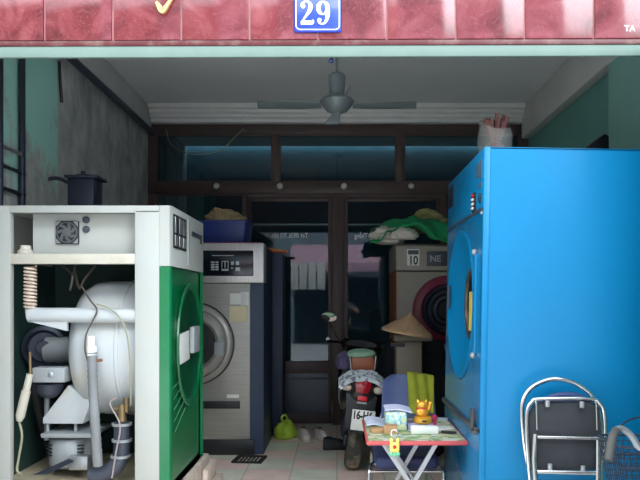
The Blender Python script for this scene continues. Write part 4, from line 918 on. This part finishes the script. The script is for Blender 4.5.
MB().ball((bx0 - .004, 3.97, 2.06), (.01, .018, .03), 2).build('pilot_lamp', M['darkmetal'], T)
MB().ball((bx0 - .002, 3.925, 1.975), (.008, .012, .01), 2).build('corner_bolt', M['greycast'], T)
for y in (by0 + .08, by1 - .08): MB().cyl((bx0 + .08, y, .0), (bx0 + .08, y, bz0 + .01), .03).build('foot', M['rubber'], T)
for y in (by0 + .08, by1 - .08): MB().cyl((bx1 - .08, y, bz0 - .012), (bx1 - .08, y, bz0 + .01), .03).build('foot', M['rubber'], T)
T.rotation_euler.y = R(.95)

# on top of the dryer
TOP = lambda x: bz1 + .0 - (x - bx0) * math.sin(R(.95))
k = P(495, 0, 4.2).x
T = thing('plastic_bag', 'milky plastic bag of dark red sticks on top of the blue dryer', 'bag', (k, 4.2, TOP(k)))
m = MB(); zt = TOP(k) - .004
prof = [(.0, 0), (.075, .0), (.095, .04), (.1, .1), (.098, .16), (.088, .21)]
m.lathe([(r * (1 + .03 * math.sin(i * 2.3)), h) for i, (r, h) in enumerate(prof)], (k, 4.2, zt), (0, 0, 1), 28, cap=False)
for v in m.bm.verts:
    if v.co.z > zt + .02: v.co += V((.012 * noise.noise(v.co * 14), .012 * noise.noise(v.co * 14 + V((5, 5, 5))), .03 * noise.noise(v.co * 9) * (v.co.z > zt + .15))); v.co.z += (v.co.y - 4.2) * .5 * (v.co.z > zt + .12)
m.build('bag_skin', M['bag'], T, sharp=80)
m = MB()
for i in range(34):
    a = rnd.uniform(0, 6.28); q = rnd.uniform(.0, .02); t = rnd.uniform(.02, .06); m.cyl((k + q * math.cos(a), 4.19 + q * math.sin(a), zt + .07), (k + (q + t) * math.cos(a), 4.18 + (q + t) * math.sin(a), zt + rnd.uniform(.2, .25)), .004, .011, n=6)
m.ball((k, 4.2, zt + .05), (.06, .06, .05), 2)
m.build('sticks', M['stick'], T)
k = P(597.5, 0, 4.6).x; z = TOP(k)
m = MB(); m.prism([(k - .06, 4.55, z - .006), (k + .06, 4.55, z - .006), (k + .055, 4.55, z + .22), (k + .03, 4.55, z + .235), (k - .06, 4.55, z + .17)], (0, .1, 0), .006)
tag(m.build('black_box', M['black']), 'small black slanted box on top of the blue dryer', 'box')

# ------------------------------------------------------------------ folded chair leaning on the dryer
ly = lambda z: 3.80 - (1.1 - z) * .12      # leaning plane
T = thing('folding_chair', 'folded chrome chair with dark pad leaning on the blue dryer', 'chair', (1.15, 3.7, 0))
def Q(px, py, off=0):
    z = EYE + (300 - py) / F * 3.66; d = ly(z) + off; return P(px, py, d)
m = MB(); m.tube([(Q(530, 480).x + .03, ly(0) , 0.0)] + [Q(x, y) for x, y in ((530, 478), (527, 460), (524, 440), (522, 415), (523, 400), (531, 388), (544, 381), (557, 379), (572, 382), (584, 389), (593, 398), (599, 415), (601, 440), (601, 470))] + [(1.33, ly(0), 0)], .0125, 12, smooth=5); m.build('back_frame', M['chrome'], T)
bo = [Q(x, y, -.05) for x, y in ((529, 468), (527, 440), (527, 412), (532, 402), (540, 399), (590, 399), (599, 403), (604, 413), (605, 442), (601, 468))]
m = MB(); m.tube(bo, .011, 12, smooth=5); m.build('seat_frame', M['chrome'], T)
def pad(pts, th, off):
    m = MB(); return m.prism([Q(x, y, off) for x, y in pts], (0, th, 0), .006)
pad(((531, 470), (529, 415), (535, 403), (590, 402), (600, 408), (602, 440), (599, 470)), .022, -.04).build('seat_pad', pm('black pad underside', rgb(44, 46, 52), .7, var=.15, scale=12), T)
m = MB(); m.tube([Q(x, y, -.012) for x, y in ((541, 403), (553, 396.5), (566, 395), (580, 397), (590, 403))], .016, 12, smooth=5); m.prism([Q(x, y, -.015) for x, y in ((534, 404), (553, 396), (566, 395), (580, 397), (594, 404), (592, 450), (536, 450))], (0, .022, 0), .006); m.build('backrest', M['seatblue'], T)
for y, x0_, x1_ in ((437, 536, 604), (471.5, 534, 598)): MB().tube([Q(x0_, y, -.068), Q(x1_, y + 1.5, -.068)], .0095 if y < 450 else .012, 10).build('cross_bar', M['chrome'], T)
MB().tube([Q(535.5, 434, -.07), Q(534, 460, -.075), (Q(533, 480).x, ly(.3) - .08, .3), (.985, ly(0) - .09, 0)], .0135, 10).build('leg', M['chrome'], T)
MB().tube([Q(598, 440, -.07), (1.31, ly(.3) - .08, .3), (1.30, ly(0) - .09, 0)], .0135, 10).build('leg', M['chrome'], T)
for x in (536, 596): MB().tube([Q(x, 401, -.06), Q(x + 1, 430, -.062)], .005, 8).build('hinge_rod', M['chrome'], T)
for x, y in ((547.5, 404), (582, 405), (550, 467), (583, 469)):
    c = Q(x, y, -.07); m = MB(); m.box((c.x - .011, c.y - .008, c.z - .016), (c.x + .011, c.y + .012, c.z + .018), .005); m.cyl((c.x, c.y - .012, c.z - .006), (c.x, c.y, c.z - .006), .006); m.build('pad_clip', M['alu'], T)

# ------------------------------------------------------------------ bicycle at the right edge
gx_ = 1.46
T = thing('bicycle', 'grey bicycle with wire front basket beside the folded chair', 'bicycle', (gx_, 2.7, 0))
def bwheel(cy, r=.3):
    o = MB().tube([(gx_, cy + r * math.cos(t), r + .018 + r * math.sin(t)) for t in [2 * math.pi * k / 48 for k in range(48)]], .018, 10, closed=True).build('tyre', M['rubber'], T)
    m = MB(); m.tube([(gx_, cy + (r - .025) * math.cos(t), r + .018 + (r - .025) * math.sin(t)) for t in [2 * math.pi * k / 48 for k in range(48)]], .01, 8, closed=True); m.cyl((gx_ - .05, cy, r + .018), (gx_ + .05, cy, r + .018), .02)
    for k in range(18):
        t = 2 * math.pi * k / 18; m.cyl((gx_ + .03 * (-1) ** k, cy, r + .018), (gx_, cy + (r - .03) * math.cos(t), r + .018 + (r - .03) * math.sin(t)), .0015, n=5)
    m.build('rim_and_spokes', M['alu'], o)
bwheel(3.22); bwheel(2.2)
m = MB()
for s in (-1, 1): m.tube([(gx_ + s * .045, 3.22, .318), (gx_ + s * .045, 3.06, .63)], .011, 8)
m.tube([(gx_, 3.07, .62), (gx_, 3.0, .86)], .018, 10); m.tube([(gx_, 3.04, .68), (gx_, 2.72, .32), (gx_, 2.6, .3)], .02, 10, smooth=4); m.tube([(gx_, 2.6, .3), (gx_, 2.45, .76)], .016, 10)
for s in (-1, 1): m.tube([(gx_ + s * .05, 2.2, .318), (gx_ + s * .03, 2.6, .3)], .009, 8); m.tube([(gx_ + s * .05, 2.2, .318), (gx_ + s * .02, 2.48, .66)], .009, 8)
m.build('frame', M['darkmetal'], T)
m = MB(); m.ball((gx_, 2.42, .79), (.1, .14, .04), 3, fn=lambda p: V((p.x * (1 - .45 * max(0, p.y)), p.y, p.z))); m.build('saddle', M['black'], T)
hb = [P(609, 458, 2.90), P(611, 445, 2.92), P(613, 436, 2.94), P(616, 430.5, 2.97), P(620, 428.5, 3.0), P(626, 431, 3.01), P(633, 438, 3.02), P(642, 449, 3.03), V((gx_ - .06, 3.01, .86)), V((gx_, 3.0, .86))]
hb2 = [V((2 * gx_ - p.x, p.y, p.z)) for p in reversed(hb[:-1])]
m = MB(); m.tube(hb + hb2, .0135, 12, smooth=5); m.build('handlebar', M['alu'], T)
for q in (hb[:4], [V((2 * gx_ - p.x, p.y, p.z)) for p in hb[:4]]): MB().tube([q[0] + (q[0] - q[1]) * .15] + q, .0175, 14, smooth=5).build('grip', M['gripgrey'], T)
# basket
bx_a, bx_b, bya, byb, bza, bzb = 1.235, 1.69, 3.13, 3.42, .62, .86
m = MB(); g_ = 9
def bp_(u, w, s):    # points round the basket: u 0..1 along side s, w height 0..1 (narrower below)
    k_ = .82 + .18 * w; x = ((bx_a + bx_b) / 2 + (u - .5) * (bx_b - bx_a) * k_) if s in (0, 2) else (bx_a if s == 3 else bx_b); 
    cxx = (bx_a + bx_b) / 2; cyy = (bya + byb) / 2; z = bza + (bzb - bza) * w
    if s == 0: return V((cxx + (u - .5) * (bx_b - bx_a) * k_, cyy - (byb - bya) / 2 * k_, z))
    if s == 2: return V((cxx + (.5 - u) * (bx_b - bx_a) * k_, cyy + (byb - bya) / 2 * k_, z))
    if s == 1: return V((cxx + (bx_b - bx_a) / 2 * k_, cyy + (u - .5) * (byb - bya) * k_, z))
    return V((cxx - (bx_b - bx_a) / 2 * k_, cyy + (.5 - u) * (byb - bya) * k_, z))
for s in range(4):
    nn_ = 16 if s in (0, 2) else 10
    for i in range(nn_ + 1): m.cyl(bp_(i / nn_, 0, s), bp_(i / nn_, 1, s), .0022, n=5)
    for j in range(10): m.cyl(bp_(0, j / 9, s), bp_(1, j / 9, s), .0022, n=5)
for i in range(12): m.cyl(bp_(i / 11, 0, 0), bp_(1 - i / 11, 0, 2), .0022, n=5)
for i in range(8): m.cyl(bp_(i / 7, 0, 1), bp_(1 - i / 7, 0, 3), .0022, n=5)
for w, r in ((1, .006), (.62, .0045), (0, .005)): m.tube([bp_(u, w, s) for s in range(4) for u in (.04, .5, .96)], r, 8, closed=True)
m.tube([(gx_, 3.04, .8), (gx_, 3.16, .8)], .008, 8)
m.build('basket', M['darkmetal'], T)
m = MB(); m.tube([P(618, 431, 3.0), P(624, 423, 3.02), P(634, 418.5, 3.05), P(646, 418, 3.08), (gx_, 3.08, .95), (gx_ + .02, 3.07, .7)], .0035, 7, smooth=6); m.build('brake_cable', M['black'], T)

# ------------------------------------------------------------------ things on the floor
def bagm(x, y, sx, sy_, h, seed):
    m = MB(); m.ball((x, y, h * .42), (sx, sy_, h * .55), 4, fn=lumpy(seed, .3)); zmin = min(v.co.z for v in m.bm.verts)
    for v in m.bm.verts: v.co.z -= zmin
    return m
m = bagm(-.56, 7.84, .125, .11, .23, 21); m.tube([(-.58, 7.8, .18), (-.60, 7.8, .23), (-.56, 7.82, .25), (-.52, 7.8, .18)], .012, 6, smooth=5)
tag(m.build('plastic_bag', M['lime'], sharp=80), 'lime green plastic bag on the floor by the glass door', 'bag')
def shoe(x, y, ang, nm, lbl, mats, ln=.26, grp=None):
    T = thing(nm, lbl, 'shoe', (x, y, 0), grp)
    secs = [(-.5, .3, .0), (-.46, .36, .0), (-.2, .34, 0), (.1, .38, 0), (.3, .42, 0), (.44, .32, 0), (.5, .1, 0)]
    def ring_(m, t, w, z): 
        return m.ring([(t * ln + x, y + w * ln * .5 * s, z) for s in (-1, -.5, 0, .5, 1)])
    m = MB(); rings = []
    for t, w, _ in secs:
        rings.append(m.ring([(t * ln + x, y + w * ln * .5 * cx_, .0 if zz == 0 else .025) for cx_, zz in ((-1, 0), (1, 0), (1, 1), (-1, 1))]))
    m.skin(rings); m.build('sole', M[mats[1]], T)
    m = MB(); rings = []
    for (t, w, _), h in zip(secs, (.085, .105, .1, .09, .075, .06, .035)):
        rings.append(m.ring([(t * ln + x, y + w * ln * .46 * math.cos(a), .022 + h * math.sin(a) ** .8) for a in [math.pi * k / 10 for k in range(11)]]))
    m.skin(rings, wrap=True); m.build('upper', M[mats[0]], T)
    m = MB(); m.lathe([(.028, 0), (.034, .004), (.028, .008)], (x - .26 * ln, y, .12), (0, 0, 1), 16, cap=False); m.build('opening', M['black'], T)
    if mats[0] == 'shoe':
        m = MB()
        for k in range(3): m.tube([(x + .02 + .03 * k, y - .03, .098 - .008 * k), (x + .02 + .03 * k, y, .112 - .008 * k), (x + .02 + .03 * k, y + .03, .098 - .008 * k)], .004, 6)
        m.build('laces', M['lettering'], T)
    T.rotation_euler.z = R(ang)
shoe(-.35, 7.74, -72, 'shoe', 'off white canvas shoe of the pair, nearer the lime bag', ('shoe', 'sole'), .25, 'shoes on the shop floor')
shoe(-.165, 7.70, -66, 'shoe', 'off white canvas shoe of the pair, farther right from the bag', ('shoe', 'sole'), .25, 'shoes on the shop floor')
shoe(-.02, 7.25, 8, 'shoe', 'black shoe on the floor left of the scooter', ('black', 'rubber'), .24, 'shoes on the shop floor')
m = MB(); gx0, gx1, gy0, gy1 = -.96, -.68, 6.62, 6.9
m.box((gx0, gy0, 0), (gx1, gy0 + .015, .018)); m.box((gx0, gy1 - .015, 0), (gx1, gy1, .018)); m.box((gx0, gy0, 0), (gx0 + .015, gy1, .018)); m.box((gx1 - .015, gy0, 0), (gx1, gy1, .018))
for k in range(1, 8): m.box((gx0 + .035 * k - .004, gy0, .002), (gx0 + .035 * k + .004, gy1, .016))
o = m.build('floor_grate', M['grate']); o.rotation_euler.z = R(-6); tag(o, 'dark iron grate lying on the floor before the stainless washer', 'grate')

# ------------------------------------------------------------------ the person taking the picture, reflected in the right door
def skin_mesh(verts, edges, radii, sub=2, root=0):
    me = bpy.data.meshes.new('t'); me.from_pydata(verts, edges, []); ob = bpy.data.objects.new('t', me); C.objects.link(ob)
    sk = ob.modifiers.new('s', 'SKIN'); ss = ob.modifiers.new('u', 'SUBSURF'); ss.levels = ss.render_levels = sub
    for i, r in enumerate(radii): d_ = me.skin_vertices[0].data[i]; d_.radius = (r, r) if isinstance(r, float) else r; d_.use_root = (i == root)
    out = bpy.data.meshes.new_from_object(ob.evaluated_get(bpy.context.evaluated_depsgraph_get()))
    bpy.data.objects.remove(ob); m = MB(); m.bm.from_mesh(out); bpy.data.meshes.remove(out); return m
px_, py_ = .2, -.34
pv = [(px_, py_, .90), (px_, py_, 1.08), (px_, py_, 1.28), (px_, py_, 1.39), (px_, py_ + .01, 1.47),
      (px_ + .17, py_, 1.37), (px_ + .33, py_ + .10, 1.2), (px_ + .05, py_ + .24, 1.37), (px_ - .09, py_ + .285, 1.42),
      (px_ - .17, py_, 1.37), (px_ - .31, py_ + .10, 1.17), (px_ - .285, py_ + .24, 1.37), (px_ - .265, py_ + .285, 1.42),
      (px_ + .09, py_, .84), (px_ + .1, py_ + .01, .46), (px_ + .1, py_ - .01, .07), (px_ + .12, py_ + .14, .015),
      (px_ - .09, py_, .84), (px_ - .1, py_ + .01, .46), (px_ - .1, py_ - .01, .07), (px_ - .12, py_ + .14, .015)]
pe = [(0, 1), (1, 2), (2, 3), (3, 4), (3, 5), (5, 6), (6, 7), (7, 8), (3, 9), (9, 10), (10, 11), (11, 12), (0, 13), (13, 14), (14, 15), (15, 16), (0, 17), (17, 18), (18, 19), (19, 20)]
pr_ = [(.14, .10), (.13, .09), (.15, .1), (.1, .07), .05, .055, .04, .028, .03, .055, .04, .028, .03, .08, .055, .038, .035, .08, .055, .038, .035]
skinm = pm('skin', rgb(196, 150, 122), .6, var=.05)
for sgn, w_ in ((1, 8), (-1, 12)):
    b_ = V(pv[w_])
    for k in range(4):
        i0 = len(pv); q0 = b_ + V((sgn * .0, .008, .03 - .02 * k)); pv += [tuple(q0), tuple(q0 + V((-sgn * .03, .012, .004))), tuple(q0 + V((-sgn * .055, .0, .006)))]; pe += [(w_, i0), (i0, i0 + 1), (i0 + 1, i0 + 2)]; pr_ += [.009, .0085, .007]
    i0 = len(pv); pv += [tuple(b_ + V((-sgn * .01, -.03, .02))), tuple(b_ + V((-sgn * .035, -.04, .035)))]; pe += [(w_, i0), (i0, i0 + 1)]; pr_ += [.01, .008]
T = thing('person', 'person in navy shirt raising a phone, seen reflected in the right glass door', 'person', (px_, py_, -.02))
m = skin_mesh(pv, pe, pr_); hd_ = V((px_, py_ + .03, 1.59))
def face(p):
    q = p.copy(); q.x *= .8 - .12 * max(0, -p.z); q.y *= .95
    if p.y > .3: q.y += .16 * math.exp(-((p.x / .2) ** 2 + ((p.z + .1) / .22) ** 2)); q.y -= .07 * (math.exp(-(((p.x - .33) / .16) ** 2 + ((p.z - .08) / .12) ** 2)) + math.exp(-(((p.x + .33) / .16) ** 2 + ((p.z - .08) / .12) ** 2))) - .03 * math.exp(-((p.x / .25) ** 2 + ((p.z + .48) / .1) ** 2))
    return q
m.ball(hd_, (.1, .105, .12), 4, fn=face)
for s_ in (-1, 1): m.ball(hd_ + V((s_ * .082, -.01, -.005)), (.012, .022, .03), 2)
body = m.build('body', skinm, T, sharp=80)
m = MB(); m.ball(hd_ + V((0, -.022, .03)), (.093, .1, .112), 4, fn=lambda p: V((p.x, p.y * (.95 if p.y < 0 else .75), p.z if p.z > -.5 else -.5))); m.build('hair', M['black'], T)
nv = 13
m = skin_mesh([pv[i] for i in (0, 1, 2, 3, 5, 9)] + [tuple(V(pv[5]).lerp(V(pv[6]), .55)), tuple(V(pv[9]).lerp(V(pv[10]), .55))], [(0, 1), (1, 2), (2, 3), (3, 4), (3, 5), (4, 6), (5, 7)], [(.155, .115), (.148, .105), (.168, .115), (.112, .085), .07, .07, .062, .062]); m.build('shirt', M['navy'], T, sharp=80)
m = skin_mesh([pv[i] for i in (0, 13, 14, 15, 17, 18, 19)], [(0, 1), (1, 2), (2, 3), (0, 4), (4, 5), (5, 6)], [(.15, .11), .095, .07, .052, .095, .07, .052]); m.build('trousers', M['black'], T, sharp=80)
m = MB()
for s_ in (-1, 1): m.ball((px_ + s_ * .11, py_ + .06, .02), (.05, .13, .05), 3, fn=lambda p: V((p.x, p.y, max(p.z, -.75))))
m.build('shoes', M['rubber'], T)
ph = MB(); ph.box((-.04, -.045, 1.36), (.035, -.036, 1.51), .006); T2 = tag(ph.build('phone', M['black']), 'dark phone held up by the reflected person', 'phone')
ph = MB(); ph.lathe([(.008, 0), (.008, .002), (0, .002)], (-.0, -.036, 1.497), (0, 1, 0), 16); ph.build('camera_lens', M['display'], T2)

# ------------------------------------------------------------------ light: hazy bright sky over the street
w = bpy.data.worlds.new('sky'); SC.world = w; w.use_nodes = True
nt = w.node_tree; bg = nt.nodes['Background']
N_, L_ = nt.nodes, nt.links
tc = N_.new('ShaderNodeTexCoord'); dt = N_.new('ShaderNodeVectorMath'); dt.operation = 'DOT_PRODUCT'
dt.inputs[1].default_value = V((.42, -.84, .34)).normalized(); L_.new(tc.outputs['Generated'], dt.inputs[0])
mr = N_.new('ShaderNodeMapRange'); mr.interpolation_type = 'SMOOTHSTEP'
mr.inputs['From Min'].default_value = .9; mr.inputs['From Max'].default_value = 1; mr.inputs['To Min'].default_value = 0; mr.inputs['To Max'].default_value = 4.5
L_.new(dt.outputs['Value'], mr.inputs['Value']); sz = N_.new('ShaderNodeSeparateXYZ'); L_.new(tc.outputs['Generated'], sz.inputs[0])
m2 = N_.new('ShaderNodeValToRGB'); e_ = m2.color_ramp.elements      # brighter belt added at mid height to light the shop floor
e_[0].position = .2; e_[0].color = (.3,) * 3 + (1,); e_[1].position = 1; e_[1].color = (.5,) * 3 + (1,)
for p_, v_ in ((.42, 1.0), (.52, 1.5), (.68, 1.5), (.85, .6)):
    q_ = e_.new(p_); q_.color = (v_,) * 3 + (1,)
L_.new(sz.outputs['Z'], m2.inputs['Fac'])
sc_ = N_.new('ShaderNodeMath'); sc_.operation = 'MULTIPLY'; sc_.inputs[1].default_value = 2.2; L_.new(m2.outputs[0], sc_.inputs[0])
ad = N_.new('ShaderNodeMath'); ad.operation = 'ADD'; L_.new(mr.outputs[0], ad.inputs[0]); L_.new(sc_.outputs[0], ad.inputs[1]); L_.new(ad.outputs[0], bg.inputs['Strength'])       # glow added low over the street for tile reflections and fill
bg.inputs['Color'].default_value = (.86, .94, 1, 1)
su = bpy.data.lights.new('sun', 'SUN'); so = bpy.data.objects.new('sun', su); C.objects.link(so)
su.energy = 4.0; su.angle = R(1.5); su.color = (1, .985, .96); so.rotation_euler = (R(-13), 0, 0); so.location = (0, 12, 20)   # stands behind the house: the shop front is in shade, the street in sun
cam = bpy.data.cameras.new('camera'); co = bpy.data.objects.new('camera', cam); C.objects.link(co)
co.location = (0, 0, EYE); co.rotation_euler = (R(90), 0, 0)
cam.sensor_width = 36; cam.lens = 36 * F / 640; cam.shift_x = -17 / 640; cam.shift_y = 60 / 640; cam.clip_start = .05
SC.camera = co
SC.view_settings.view_transform = 'Standard'; SC.view_settings.look = 'None'; SC.view_settings.gamma = 1; SC.view_settings.exposure = 1.0
